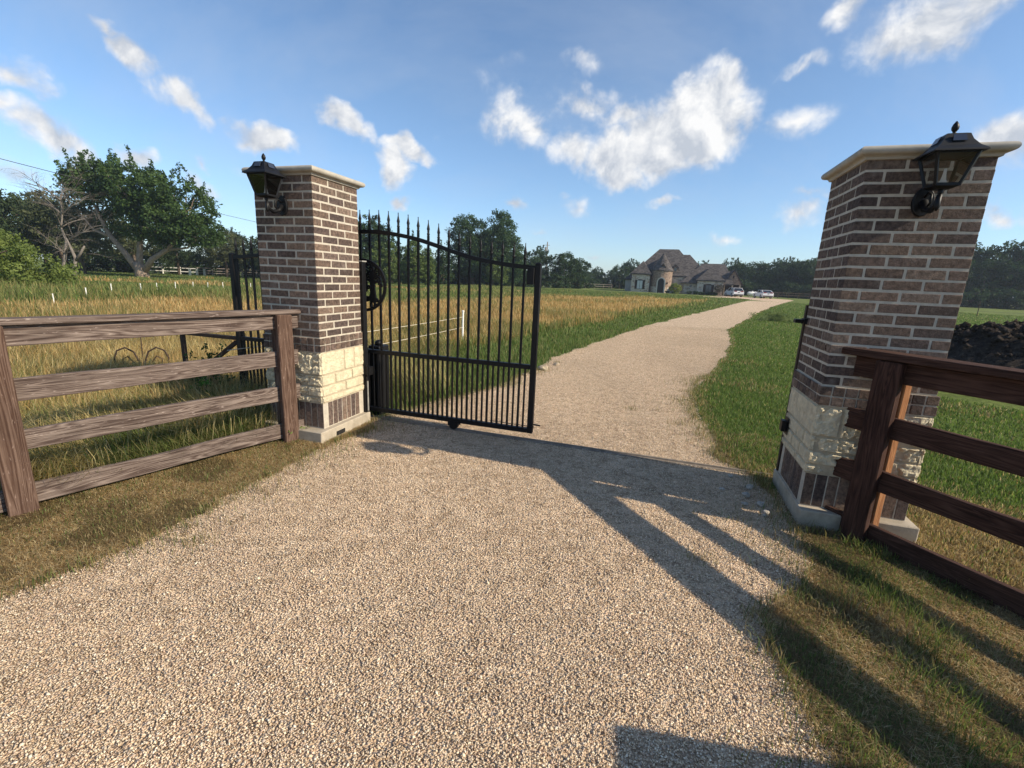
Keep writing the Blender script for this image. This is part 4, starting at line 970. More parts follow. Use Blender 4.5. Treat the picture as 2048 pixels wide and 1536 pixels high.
# bare dead tree and broken stump
def dead_tree(loc, label, h, spread, seed, name='dead_tree', droop=.35):
    random.seed(seed); root = empty(name, loc, 0, label, 'tree'); tb = MB(); br_ = MB()
    main = [Vector((0, 0, -.2))]
    for i in range(6): main.append(main[-1] + Vector((random.uniform(-.25, .25), random.uniform(-.2, .2), h / 6)))
    tb.tube(main, [.15 * (1 - i / 8) for i in range(7)], 8)
    def grow(p, d, L_, r, lv):
        pts = [p]; rs = [r]; n = 6
        for i in range(n):
            d = (d + Vector((random.uniform(-.22, .22), random.uniform(-.22, .22), -droop * .22 * (i > 1) + random.uniform(-.12, .12)))).normalized(); pts.append(pts[-1] + d * L_ / n); rs.append(r * (1 - .75 * (i + 1) / n))
        br_.tube(pts, rs, 4 if lv else 5)
        if lv < 3:
            for k in range(4 if lv < 2 else 3):
                q = random.randint(2, n); a = random.uniform(0, 6.28); nd = (d + Vector((math.cos(a), math.sin(a), random.uniform(-.1, .7))) * .9).normalized(); grow(pts[q], nd, L_ * random.uniform(.4, .62), rs[q] * .8, lv + 1)
    for k in range(24):
        i = random.randint(2, 6); a = random.uniform(0, 6.28); grow(main[i], Vector((math.cos(a), math.sin(a) * .7, random.uniform(.3, 1.1))).normalized(), spread * random.uniform(.55, 1.0), .050, 0)
    t = tb.build('trunk', M['dead'], root, smooth=True); br_.build('branches', M['dead'], t, smooth=True)
    return root
dead_tree((-38.3, 39.5, 0), 'pale bare dead tree beside the green bush', 6.4, 3.3, 5)

sp_ = empty('broken_stump', (-32.4, 34.2, 0), 0, 'short broken forked stump at the edge of the bush', 'stump'); b = MB()
b.tube([(0, 0, -.1), (.15, 0, .9), (.35, 0, 1.6), (.1, 0, 2.4), (-.1, 0, 3.0)], [.16, .13, .11, .08, .05], 7); b.tube([(.3, 0, 1.4), (.8, 0, 2.0), (1.15, 0, 2.5)], [.10, .08, .06], 7); b.build('stem', M['dead'], sp_, smooth=True)

# generic tree prototypes for the woods
def gen_tree(name, h, w, cols, seed, clumps=150, per=42, leaf=.20, ells=None, crad=.85, spikes=0, low=.18, branches=10):
    random.seed(seed)
    if ells is None:
        ells = [(0, 0, h * .58, w * .5, w * .5, h * .36)]
        for k in range(6):
            a = random.uniform(0, 6.28); rr0 = random.uniform(.15, .38) * w; ells.append((rr0 * math.cos(a), rr0 * math.sin(a), h * random.uniform(low + .12, .82), w * random.uniform(.2, .32), w * random.uniform(.2, .32), h * random.uniform(.12, .2)))
    return tree(name, (0, 0, -200), None, 'tree', ells, clumps, per, leaf, *cols, [([(0, 0, -.2), (.1, 0, h * .3), (0, .1, h * .6)], [.03 * h, .022 * h, .01 * h])], crad=crad, branches=branches, spikes=spikes, surf=.7)
placed = set()
def put(proto, x, y, s=1.0, rz=None, label=None, group=None, name=None, sz=None, z=0):
    if proto.name not in placed: o = proto; placed.add(proto.name)
    else: o = copy_tree(proto)
    o.location = (x, y, z); o.scale = (s, s, sz or s); o.rotation_euler = (0, 0, rz if rz is not None else random.uniform(0, 6.28))
    if label: o['label'] = label
    if group: o['group'] = group
    elif 'group' in o: del o['group']
    return o
wood = [gen_tree('broadleaf_tree', 11, 8.5, G_DK, 1, 190, 46, .21), gen_tree('broadleaf_tree', 12, 8, G_DK, 2, 190, 46, .21, spikes=14), gen_tree('broadleaf_tree', 10, 9, ((.016, .034, .011), (.045, .085, .024)), 3, 190, 46, .21)]
random.seed(11)
# wall of woodland along the right boundary, from behind the house to beyond the right edge
line = [(52, 118), (60, 112), (66, 101), (74, 92), (84, 86), (96, 80), (108, 72), (122, 62)]
pl_ = resample(line, 4.2)
for k, (x, y) in enumerate(pl_):
    for row in range(3):
        nx_, ny_ = .62, .78
        s = random.uniform(.72, .92) if row == 0 else random.uniform(.92, 1.16)
        s *= float(np.interp(x, [56, 64, 72, 84], [.74, .80, .92, 1.0]))
        put(wood[(k + row) % 3], x + nx_ * row * 4.5 + random.uniform(-1, 1), y + ny_ * row * 4.5 + random.uniform(-1, 1), s,
            label='dark broadleaf tree in the dense wood beyond the right field', group='trees of the dense wood on the right')
# thicket under them
us = gen_tree('thicket_bush', 3.6, 5.5, G_DK, 8, 110, 40, .17, ells=[(0, 0, 1.4, 2.7, 2.2, 1.6), (1.4, .4, 1.1, 1.8, 1.6, 1.2), (-1.5, 0, 1.2, 1.8, 1.6, 1.3)], crad=.6, branches=4); us['category'] = 'bush'
for k, (x, y) in enumerate(resample(line, 3.6)):
    put(us, x - 2.6 + random.uniform(-.6, .6), y - 3.2, random.uniform(.9, 1.3), label='dark bush along the foot of the right hand wood', group='bushes along the foot of the right hand wood')
# trees behind the house to its left
for k, (x, y, s) in enumerate(((28.0, 128, .62), (31.5, 131, .70), (36, 133, .62), (20, 150, .52), (25.5, 150, .54), (31, 152, .6), (14, 158, .5), (8.5, 160, .5), (40, 136, .7), (46, 132, .7), (50, 128, .72))):
    put(wood[k % 3], x, y, s, label='distant dark tree in the line behind the farmhouse', group='distant trees behind the farmhouse')
# big round twin crowned oak seen through the gate
oak = tree('oak_tree', (-6.6, 88, 0), 'tall dark oak with a twin crown seen through the gate', 'tree',
     [(-2.9, 0, 8.8, 3.4, 3.2, 3.4), (-2.2, 0, 5.0, 4.2, 3.4, 3.4), (2.9, 0, 9.6, 3.2, 3.2, 3.6), (3.9, 0, 6.0, 3.6, 3.2, 4.2), (1.0, 0, 3.6, 5.6, 3.4, 2.8), (5.4, 0, 3.4, 2.4, 2.4, 2.6), (0, 0, 7.2, 2.6, 2.4, 2.2)], 900, 60, .18, (.022, .048, .018), (.065, .115, .038),
     [([(-1.5, 0, -.2), (-1.9, 0, 3.5), (-2.6, 0, 8)], [.4, .3, .12]), ([(2, 0, -.2), (2.4, 0, 4), (3, 0, 9)], [.4, .3, .1])], crad=.85, branches=30)
tree('tall_shrub', (-4.3, 84.5, 0), 'light green leafy shrub at the foot of the oak', 'bush', [(0, 0, 2.4, 1.3, 1.3, 2.4), (1.6, 0, 1.8, 1.2, 1.2, 1.8)], 90, 50, .15, *G_LT, [([(0, 0, -.1), (0, 0, 2)], [.1, .05])], crad=.55, branches=6)
for k, (x, y, s) in enumerate(((-11.5, 90, 1.1), (-8.5, 91, 1.1), (-5.5, 91, 1.15), (-2.5, 92, 1.1), (-14.5, 90, 1.0))):
    put(us, x, y, s, label='dark bush under the oak seen through the gate', group='dark bushes under the oak')
# darker conifers and lighter upright trees behind the left part of the gate
con = gen_tree('cedar_tree', 7.5, 4.2, G_DK, 21, 120, 44, .17, ells=[(0, 0, 1.9, 2.1, 2.1, 1.9), (0, 0, 3.8, 1.6, 1.6, 1.9), (0, 0, 5.6, 1.0, 1.0, 1.8)], crad=.6, branches=5, spikes=8)
for k, (px, s) in enumerate(((-21.5, 1.0), (-18.6, 1.08), (-15.6, .80), (-13.4, .92), (-24.5, 1.1), (-27.2, 1.15))):
    put(con, px * .98, 82 + (k % 2) * 2, s, label=('third dark cedar from the right in the row seen through the gate', 'tall dark cedar behind the light green upright trees', 'short dark cedar close left of the rightmost cedar', 'rightmost dark cedar beside the oak seen through the gate', 'dark cedar just right of the left pillar', 'dark cedar mostly behind the left pillar')[k], group='dark cedars seen through the gate')
up = gen_tree('poplar_tree', 6.2, 2.6, G_LT, 24, 130, 46, .13, ells=[(0, 0, 3.0, 1.0, 1.0, 3.0), (.5, .2, 2.2, .9, .9, 2.1), (-.5, 0, 2.0, .9, .9, 2.0)], crad=.42, branches=5)
for k, (x, s) in enumerate(((-18.6, 1.0), (-16.9, .92), (-15.2, 1.05), (-13.5, .9), (-20.4, 1.0))):
    put(up, x, 70 + .7 * (k % 2), s, label=('second', 'third', 'fourth', 'rightmost', 'leftmost')[k] + ' of the light green upright young trees seen through the gate', group='light green upright trees seen through the gate')
# right of the oak, by the pole
for k, (x, y, s) in enumerate(((1.0, 95, .9), (4.4, 98, 1.0), (8.5, 98, 1.1), (12.5, 101, 1.0), (16.5, 116, .9), (20.5, 128, .9), (24.5, 130, .9), (29, 130, 1.), (33, 132, 1.))):
    put(us, x, y, s, label='low dark bush below the far trees right of the oak', group='low bushes below the far trees right of the oak')
for k, (x, y, s, i) in enumerate(((1.8, 96, .62, 0), (4.4, 100, .72, 1), (10.0, 99, .76, 2), (13.2, 103, .60, 0), (16.2, 118, .46, 1), (19.5, 130, .46, 2), (23.0, 132, .44, 0))):
    put(wood[i], x, y, s, label=('small green tree close to the right edge of the oak', 'bushy green tree directly left of the utility pole', 'largest green tree directly right of the utility pole', 'lower green tree at the right end of the clump by the utility pole', 'first low far tree right of the utility pole clump', 'second low far tree right of the utility pole clump', 'low far tree midway between the utility pole and the farmhouse')[k], group='trees of the clump near the utility pole')
# trees beyond the left field
olv = [gen_tree('hackberry_tree', 10, 9, G_OL, 31, 180, 44, .19, low=.1), gen_tree('hackberry_tree', 9, 8.5, ((.018, .034, .014), (.05, .075, .028)), 32, 180, 44, .19, low=.1, spikes=12)]
for k, (x, y, s) in enumerate(((-62, 51, 1.05), (-55, 50, .98), (-49, 53, .95), (-70, 55, 1.15), (-58, 60, 1.0), (-47.5, 66, .72), (-42, 68, .70), (-36.5, 70, .70), (-52, 64, .85), (-66, 66, 1.1), (-31.5, 64, .72), (-46, 76, .8), (-38, 78, .8))):
    put(olv[k % 2], x, y, s, label='dull green tree in the row beyond the left field', group='trees in the row beyond the left field')
for k, (x, y, s) in enumerate(((-36.6, 78, .92), (-33.6, 80, 1.0), (-30.6, 74, .9), (-28.0, 78, 1.05), (-25.0, 80, 1.0), (-40, 90, .9))):
    put(wood[k % 3], x, y, s * .92, label='dark tree rising behind the left brick pillar', group='dark trees rising behind the left pillar')
for k, (x, y, s) in enumerate(((-55, 75, 1.3), (-50, 77, 1.2), (-45.5, 79, 1.2), (-41, 80, 1.3), (-60, 72, 1.3), (-37, 82, 1.2), (-33, 83, 1.2), (-65, 70, 1.3))):
    put(us, x, y, s, label='low dark bush behind the rails beyond the left field', group='low bushes behind the rails beyond the left field')
# planting at the house
hm = Matrix.Translation((33, 92, 0)) @ Matrix.Rotation(hz, 4, 'Z')
def hp(x, y): p = hm @ Vector((x, y, 0)); return (p.x, p.y, 0)
tree('rounded_shrub', hp(-1.75, -1.4), 'bright yellow green shrub beside the entrance tower', 'bush', [(0, 0, .95, 1.0, 1.0, .95)], 70, 45, .10, *G_YL, [([(0, 0, -.1), (0, 0, .8)], [.06, .03])], crad=.3, branches=5, surf=.85)
sb_ = tree('clipped_shrub', (0, 0, -100), None, 'bush', [(0, 0, .33, .42, .42, .36)], 26, 40, .07, *G_DK, [([(0, 0, -.1), (0, 0, .3)], [.04, .02])], crad=.16, branches=3, surf=.9)
for x, s in ((.85, 1.0), (2.0, 1.1), (2.8, .9), (3.4, .8), (4.1, .9), (4.9, 1.0), (5.5, 1.0), (-3.2, .8)):
    p = hp(x, -1.0); put(sb_, p[0], p[1], s, label='small dark shrub in the bed along the farmhouse wall', group='small dark shrubs along the farmhouse wall')
tree('ornamental_tree', hp(6.0, -1.2), 'small thin leaved tree by the right wing of the farmhouse', 'tree', [(0, 0, 1.35, .85, .7, .75)], 60, 30, .07, (.05, .045, .035), (.10, .09, .06), [([(0, 0, -.1), (-.2, 0, .7)], [.04, .03]), ([(.3, 0, -.1), (.2, 0, .8)], [.04, .03])], crad=.25, branches=14, surf=.7)

# ------------------------------------------------------------------ poles, wires, far fences
pol = empty('utility_pole', (6.37, 104, 0), R(10), 'slim wooden utility pole right of the open gate', 'pole'); b = MB(); b.tube([(0, 0, -.3), (0, 0, 9.6)], [.16, .11], 10); b.build('pole_shaft', M['pole'], pol)
b = MB(); b.tube([(-.35, 0, 7.6), (-.35, 0, 8.5)], .20, 10); b.build('transformer', M['galv'], pol); b = MB(); b.bar((-.7, 0, 8.9), (.5, 0, 8.9), .09); b.build('crossarm', M['pole'], pol)
pl2 = empty('utility_pole', (-42.8, 85, 0), 0, 'wooden utility pole hidden behind the left brick pillar', 'pole'); b = MB(); b.tube([(0, 0, -.3), (0, 0, 9.0)], [.16, .11], 10); b.build('pole_shaft', M['pole'], pl2)
def wire(name, a, b_, sag, r, m, label, cat, n=24, group=None):
    a = Vector(a); b_ = Vector(b_); pts = []
    for i in range(n + 1): t = i / n; pts.append(a.lerp(b_, t) + Vector((0, 0, -4 * sag * t * (1 - t))))
    w = MB(); w.tube(pts, r, 5); o = w.build(name, m, None); tag(o, label, cat, group); return o
M['wire'] = mat('dark_wire', (.05, .05, .055), .6); M['tape'] = mat('cream_tape', (.62, .55, .42), .7)
wire('power_line', (-42.3, 5, 10.6), (-42.8, 85, 8.7), .5, .028, M['wire'], 'dark overhead cable crossing the sky above the left trees', 'cable')
wire('power_line', (-42.8, 85, 8.7), (16, 330, 8.5), .5, .03, M['wire'], 'far overhead cable seen through the top of the gate', 'cable')
# white electric fence posts
row = [(-14.7, 14.7), (-16.58, 17.9), (-18.1, 20.8), (-17.9, 22.2), (-18.2, 23.6), (-19.0, 26.0), (-18.9, 27.3), (-18.1, 27.4), (-17.97, 28.6), (-16.9, 28.3), (-16.6, 29.2)]
def wpost(x, y, lab, grp=None):
    r_0 = empty('fence_post', (x, y, 0), random.uniform(0, 3), lab, 'fence post', grp)
    b = MB(); b.tube([(0, 0, -.1), (0, 0, .72)], .022, 8); b.build('post_shaft', M['white'], r_0, smooth=False); b = MB(); b.lathe([(.030, .721), (.030, .742), (.012, .752)], (0, 0, 0), 8); b.build('post_cap', M['white'], r_0); return r_0
wpost(-1.21, 10.77, 'single white fence post standing in dry grass behind the gate')
wq = wpost(row[0][0], row[0][1], 'white topped fence post in the row across the left field', 'white fence posts across the left field')
wq.scale = (.6, .6, .58)
for (x, y) in row[1:]:
    c_ = copy_tree(wq); c_.location = (x, y, 0); c_.scale = (.85, .85, .72 if y > 19 else .64)
for z_, lab in ((.60, 'upper'), (.36, 'lower')):
    wire('fence_wire', (-1.21, 10.74, z_), (-3.1, 4.9, z_ + .03), .02, .0045, M['tape'], lab + ' cream electric fence wire running left from the white post', 'wire', 10)
ws = empty('board_gate_post', (-46.3, 66.5, 0), 0, 'thick white post of the far yard fence', 'fence post', 'three thick white posts of the far yard fence'); b = MB(); b.box(-.11, .11, -.11, .11, -.1, .92); b.build('post_shaft', M['white'], ws)
b = MB(); b.box(-.14, .14, -.14, .14, .921, .97); b.build('post_cap', M['white'], ws)
for (x, y) in ((-46.5, 68.3), (-46.7, 70.2)): c_ = copy_tree(ws); c_.location = (x, y, 0)
def railfence(P0, P1, n, h, m, label, rails=(.5, .85), pr=.05, name='rail_fence'):
    P0 = Vector((*P0, 0)); P1 = Vector((*P1, 0)); r0 = empty(name, P0, 0, label, 'fence'); d = P1 - P0
    for i in range(n + 1):
        q = d * (i / n); b = MB(); b.box(q.x - pr, q.x + pr, q.y - pr, q.y + pr, -.1, h); b.build('post', m, r0)
    for z_ in rails:
        b = MB(); b.bar(Vector((0, 0, h * z_)), d + Vector((0, 0, h * z_)), pr * .8, pr * 1.6); b.build('rail', m, r0)
    return r0
railfence((-69, 70), (-50, 73.5), 8, 1.15, M['white'], 'low white rail fence beyond the left field', (.35, .8), .07)
railfence((-49, 72), (-26, 80), 12, 1.15, M['pole'], 'grey wooden rail fence beyond the left field', (.3, .6, .95), .06)
railfence((-10, 97), (24, 118), 14, 1.1, M['pole'], 'faint grey fence line below the far trees', (.5, .95), .04)
for z_ in (.5, .9, 1.15): wire('field_wire', (33.0, 43.6, z_), (62, 28, z_), .02, .006, M['wire'], 'thin wire of the field fence behind the right pillar', 'wire', 12, 'wires of the thin field fence on the right')
tp = empty('wire_fence_post', (40.5, 41.0, 0), 0, 'thin dark metal post of the wire fence in the right field', 'fence post', 'thin metal posts of the wire fence in the right field')
b = MB(); b.bar((0, 0, -.1), (0, 0, 1.3), .045, .045); b.build('post_shaft', M['rust'], tp); b = MB(); b.box(-.03, .03, -.03, .03, 1.301, 1.34); b.build('post_top', M['rust'], tp)
for (x, y) in ((36.4, 42.1), (42.9, 38.6), (47.5, 36.2), (53, 33.2)): c_ = copy_tree(tp); c_.location = (x, y, 0)
railfence((47, 92), (62, 96), 6, 1.1, M['rust'], 'low dark rail fence between the farmhouse and the wood', (.92, .5), .05)
# dark utility trailer and shed under the left trees
tr0 = empty('farm_trailer', (-63.0, 74, 0), R(15), 'dark farm trailer parked under the trees far left', 'trailer')
b = MB(); b.box(-2.4, 2.4, -.9, .9, .6, 1.7); b.build('trailer_box', M['carblack'], tr0, bevel=.05)
for s in (-.8, .8):
    b = MB(); b.tube([(s, -1.0, .38), (s, -.75, .38)], .38, 12); b.build('wheel', M['tyre'], tr0)
b = MB(); b.bar((2.4, 0, .6), (3.6, 0, .5), .12); b.build('drawbar', M['iron'], tr0)

# scroll ironwork in the grass behind the left fence
so = empty('scroll_ironwork', (-4.95, 6.0, 0), R(20), 'rusty scrolled garden ironwork standing in the grass behind the left fence', 'ironwork'); b = MB()
for s in (-1, 1):
    b.tube([(s * .02, 0, -.05), (s * .03, 0, .22), (s * .08, 0, .36), (s * .17, 0, .42), (s * .26, 0, .38), (s * .30, 0, .28), (s * .29, 0, .16)], .011, 7)
    b.tube([(s * .06, .02, -.05), (s * .09, .02, .20), (s * .16, .02, .30), (s * .22, .02, .26), (s * .21, .02, .18)], .009, 7)
b.build('scrolls', M['rust'], so, smooth=True); b = MB(); b.tube([(0, 0, -.05), (.02, 0, .62)], .006, 6); b.build('upright', M['rust'], so)

# soil mound beyond the right fence
def mound():
    n = 90; X, Y = np.meshgrid(np.linspace(-3.4, 3.4, n), np.linspace(-1.7, 1.7, n), indexing='ij'); r = np.sqrt((X / 3.2) ** 2 + (Y / 1.6) ** 2)
    Z = 1.12 * np.clip(1 - r ** 2.2, 0, 1) ** .8 + (fbm(X * 3.2, Y * 3.2, 3, 4) - .5) * .50 * np.clip(1.3 - r, 0, 1) + (fbm(X * 14, Y * 14, 7, 2) - .5) * .12 * np.clip(1.3 - r, 0, 1) - .06 - .3 * np.clip(r - 1, 0, 1)
    V = np.stack([X, Y, Z], -1).reshape(-1, 3); i = np.arange(n - 1)[:, None] * n + np.arange(n - 1)[None]; F = np.stack([i, i + n, i + n + 1, i + 1], -1).reshape(-1, 4)
    m = mat('dark_soil', rough=.95, spec=.15); t = NT(m); v = t.coord(); nn = t.noise(v, 16, 7, .75); t.col(t.ramp(nn, [(.35, (.022, .017, .014)), (.58, (.065, .050, .040)), (.75, (.20, .165, .13))])); t.bump(nn, 1.0, .08)
    root = empty('soil_mound', (9.55, 7.7, 0), R(-28), 'heap of dark rough soil behind the right fence', 'soil heap'); np_mesh('soil', V, [F], None, m, root, False)
    # clods
    k = 2600; cx_ = rng.normal(0, 1.3, k); cy_ = rng.normal(0, .62, k); r = np.sqrt((cx_ / 3.2) ** 2 + (cy_ / 1.6) ** 2); ok = r < .98; cx_, cy_, r = cx_[ok], cy_[ok], r[ok]
    cz_ = 1.12 * np.clip(1 - r ** 2.2, 0, 1) ** .8 + (fbm(cx_ * 3.2, cy_ * 3.2, 3, 4) - .5) * .50 - .03; s = rng.exponential(.018, len(cx_)) + .008
    base = np.array([(1, 0, 0), (0, 1, 0), (-1, 0, 0), (0, -1, 0), (0, 0, .8), (0, 0, -.8)], float); Vc = (base[None] + rng.normal(0, .25, (len(cx_), 6, 3))) * s[:, None, None] + np.stack([cx_, cy_, cz_], -1)[:, None]
    f = np.array([(0, 1, 4), (1, 2, 4), (2, 3, 4), (3, 0, 4), (1, 0, 5), (2, 1, 5), (3, 2, 5), (0, 3, 5)]); Fc = (np.arange(len(cx_)) * 6)[:, None, None] + f[None]
    o = np_mesh('soil_clods', Vc.reshape(-1, 3), [Fc.reshape(-1, 3)], None, m, root); o['kind'] = 'stuff'
mound()
# small rocks by the right pillar
M['tanrock'] = m_plain('tan_rock', (.36, .29, .20), .3, 14, bs=60, bstr=.8, bd=.01)
M['rock'] = m_plain('pale_rock', (.42, .38, .32), .3, 14, bs=60, bstr=.8, bd=.01)
def rock(loc, s, lab, sd, grp='loose stones beside the drive'):
    rs = np.random.default_rng(sd); b = MB()
    import bmesh
    bm = bmesh.new(); bmesh.ops.create_icosphere(bm, subdivisions=2, radius=1)
    for v in bm.verts:
        k = 1 + .35 * (float(vnoise(v.co.x * 1.6 + sd, v.co.y * 1.6 + v.co.z * 1.3, sd)) - .5) * 2; v.co = Vector((v.co.x * s * 1.2 * k, v.co.y * s * k, v.co.z * s * .65 * k))
    me = bpy.data.meshes.new('rock'); bm.to_mesh(me); bm.free(); me.materials.append(M['rock'] if 'pillar' in lab else M['tanrock']); o = bpy.data.objects.new('rock', me); C.objects.link(o); o.location = loc; o.rotation_euler = (0, 0, sd); tag(o, lab, 'rock', grp)
for k, (x, y, s) in enumerate(((1.84, 3.06, .030), (1.80, 3.20, .028), (1.72, 3.06, .02), (1.82, 2.95, .022), (1.78, 2.9, .016), (1.66, 3.3, .018), (1.9, 3.35, .03), (1.84, 3.55, .022))):
    rock((x, y, s * .25), s, 'pale loose stone at the foot of the right pillar', k + 1, 'pale stones at the foot of the right pillar')
for k, (x, y, s) in enumerate(((.36, 7.55, .07), (.52, 7.85, .09), (.80, 8.35, .06), (.20, 7.3, .04))):
    rock((x, y, s * .2), s, 'pale rock at the left edge of the drive beyond the gate', k + 30, 'pale rocks at the left edge of the drive beyond the gate')

# ------------------------------------------------------------------ grass
def blades(x, y, h, w, bend, col, z=0.0, dirn=None, flat=1.0):
    n = len(x); a = rng.uniform(0, 2 * np.pi, n) if dirn is None else dirn
    dx, dy = np.cos(a), np.sin(a); px_, py_ = -dy, dx
    f = bend
    P0 = np.c_[x, y, np.full(n, z)]; up_ = np.c_[dx * f * .35, dy * f * .35, np.sqrt(np.clip(1 - (f * .35) ** 2, .1, 1))]
    P1 = P0 + up_ * (h * .55)[:, None]; up2 = np.c_[dx * f, dy * f, np.sqrt(np.clip(1 - f ** 2, 0, 1)) - .25 * (f > .85)]
    P2 = P1 + up2 * (h * .55)[:, None]; P2[:, 2] = np.maximum(P2[:, 2], .004)
    if flat != 1.0: P1[:, 2] = .003 + P1[:, 2] * flat; P2[:, 2] = .002 + P2[:, 2] * flat; P0[:, 2] = .002
    s = np.c_[px_, py_, np.zeros(n)] * (w / 2)[:, None]
    V = np.stack([P0 - s, P0 + s, P1 + s * .8, P1 - s * .8, P2], 1).reshape(-1, 3); b = np.arange(n) * 5
    Q = np.c_[b, b + 1, b + 2, b + 3]; T = np.c_[b + 3, b + 2, b + 4]
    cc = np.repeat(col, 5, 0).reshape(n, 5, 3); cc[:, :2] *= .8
    return V, Q, T, cc.reshape(-1, 3)
def grass_obj(name, parts, label, cat='grass'):
    V, Q, T, Cc = [], [], [], []; o = 0
    for v, q, t, c in parts: V.append(v); Q.append(q + o); T.append(t + o); Cc.append(c); o += len(v)
    ob = np_mesh(name, np.concatenate(V), [np.concatenate(Q), np.concatenate(T)], np.concatenate(Cc), M['grass']); tag(ob, label, cat, kind='stuff'); return ob
def pick(n, pal, w=None): return np.array(pal)[rng.choice(len(pal), n, p=w)] * rng.uniform(.75, 1.25, n)[:, None]
LG = [(.092, .142, .032), (.130, .190, .047), (.170, .228, .068), (.070, .108, .027)]; DG = [(.30, .22, .10), (.40, .30, .14), (.22, .155, .07), (.46, .37, .2)]
OLG = [(.20, .195, .068), (.145, .165, .048), (.26, .235, .095)]
GD = [(.48, .33, .14), (.41, .26, .095), (.60, .44, .21), (.36, .235, .09), (.50, .38, .17)]
def blocked(x, y):
    """inside pillars"""
    r = np.zeros(len(x), bool)
    for P0 in (PA - ex * W, PD):
        lx = (x - P0.x) * ex.x + (y - P0.y) * ex.y; ly = (x - P0.x) * ey.x + (y - P0.y) * ey.y; r |= (lx > -.06) & (lx < W + .06) & (ly > -.11) & (ly < W + .06)
    return r
def fside(x, y): return (x + 1.957) * math.sin(azL) - (y - 3.913) * math.cos(azL)          # >0 on the drive side of the left fence line
def rside(x, y): return -(x - 2.165) * math.sin(azR) + (y - 2.680) * math.cos(azR)            # >0 field side of right fence line
# (a) verges on this side of the fences
n = 620000; x = rng.uniform(-4.6, 3.6, n); y = rng.uniform(.4, 4.7, n)
ok = (~on_drive(x, y, -.02)) & (~blocked(x, y)) & (rng.random(n) < np.where(x < 0, .42, .72)) & ~((np.hypot(x - 1.85, y - 3.15) < .62) & (rng.random(n) < .85)) & (np.abs(x) < 1.3 * y + .6) & ((fside(x, y) > -.12) | (x > 0)) & ((rside(x, y) < .15) | (x < 0))
x, y = x[ok], y[ok]; n = len(x); gr = sstep(.47, .60, fbm(x * 2.0, y * 2.0, 41, 3)); gr = np.where(x > 0, np.maximum(gr * .8, sstep(.44, .60, fbm(x * 2.6 + 9, y * 2.6, 77, 3)) * .9 + .5 * (y < 2.2) * sstep(.35, .5, fbm(x * 1.7, y * 1.7, 33, 2))), gr * .26)
isg = rng.random(n) < gr * .8 + .02 + .02 * (x < 0); col = np.where(isg[:, None], pick(n, LG + OLG), pick(n, DG + DG + [(.20, .13, .065), (.34, .25, .13), (.50, .40, .22)]))
h = np.where(isg, rng.uniform(.025, .08, n), rng.uniform(.02, .06, n)) * np.where(x > 0, .55 + .75 * sstep(.5, .7, fbm(x * 4, y * 4, 87, 2)), .62); bend = np.where(isg, rng.uniform(.3, .95, n), rng.uniform(.75, 1.0, n))
p1 = blades(x, y, h, np.where(y < 2.2, .0026, .0036) * rng.uniform(.7, 1.3, n), bend, col, z=-.004)
# runners and edge tufts creeping over the gravel
n = 9000; y = rng.uniform(.8, 8, n); side = rng.random(n) < .5; ed = np.where(side, drive_l(y) + jag(y, 3), drive_r(y) + jag(y, 9)); inw = rng.exponential(.07, n) * (.6 + 1.2 * (fbm(y * 1.7, side * 5., 61, 2) > .52)); x = np.where(side, ed + inw, ed - inw)
ok = ~blocked(x, y); x, y, side = x[ok], y[ok], side[ok]; n = len(x); g_ = rng.random(n) < .55
p2 = blades(x, y, rng.uniform(.03, .08, n), np.full(n, .0032), rng.uniform(.4, 1, n), np.where(g_[:, None], pick(n, LG + OLG), pick(n, DG)))
n = 560000; x = rng.uniform(-4.6, 3.6, n); y = rng.uniform(.4, 4.7, n)
ok = (~on_drive(x, y, .03)) & (~blocked(x, y)) & (np.abs(x) < 1.3 * y + .6) & ((fside(x, y) > -.12) | (x > 0)) & ((rside(x, y) < 1.3) | (x < 0)); x, y = x[ok], y[ok]; n = len(x)
pk_ = fbm(x * 3.1, y * 3.1, 63, 3); cl_ = np.where((rng.random(n) < sstep(.42, .58, pk_))[:, None], pick(n, [(.52, .40, .21), (.42, .30, .14), (.60, .49, .29), (.36, .22, .09)]), pick(n, [(.22, .155, .08), (.17, .115, .06), (.30, .22, .11), (.20, .19, .08)]))
p3 = blades(x, y, rng.uniform(.03, .085, n), rng.uniform(.0018, .0035, n), rng.uniform(.85, .99, n), cl_, flat=.22)
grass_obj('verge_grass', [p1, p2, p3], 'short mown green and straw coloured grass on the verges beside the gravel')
# isolated tufts on gravel
tf = [(-2.1, 2.05), (-1.75, 2.3), (-2.2, 2.4), (.45, 7.9), (1.45, 1.95), (1.5, 5.5), (2.0, 4.6), (1.9, 4.95), (1.12, 2.35), (.86, 8.6), (2.55, 6.6)]
px_ = np.concatenate([np.full(55, a) + rng.normal(0, .05, 55) for a, b_ in tf]); py_ = np.concatenate([np.full(55, b_) + rng.normal(0, .035, 55) for a, b_ in tf]); n = len(px_)
grass_obj('gravel_weeds', [blades(px_, py_, rng.uniform(.02, .06, n), np.full(n, .003), rng.uniform(.4, 1, n), pick(n, OLG + DG[:2]))], 'sparse weeds poking up through the gravel drive', 'weeds')
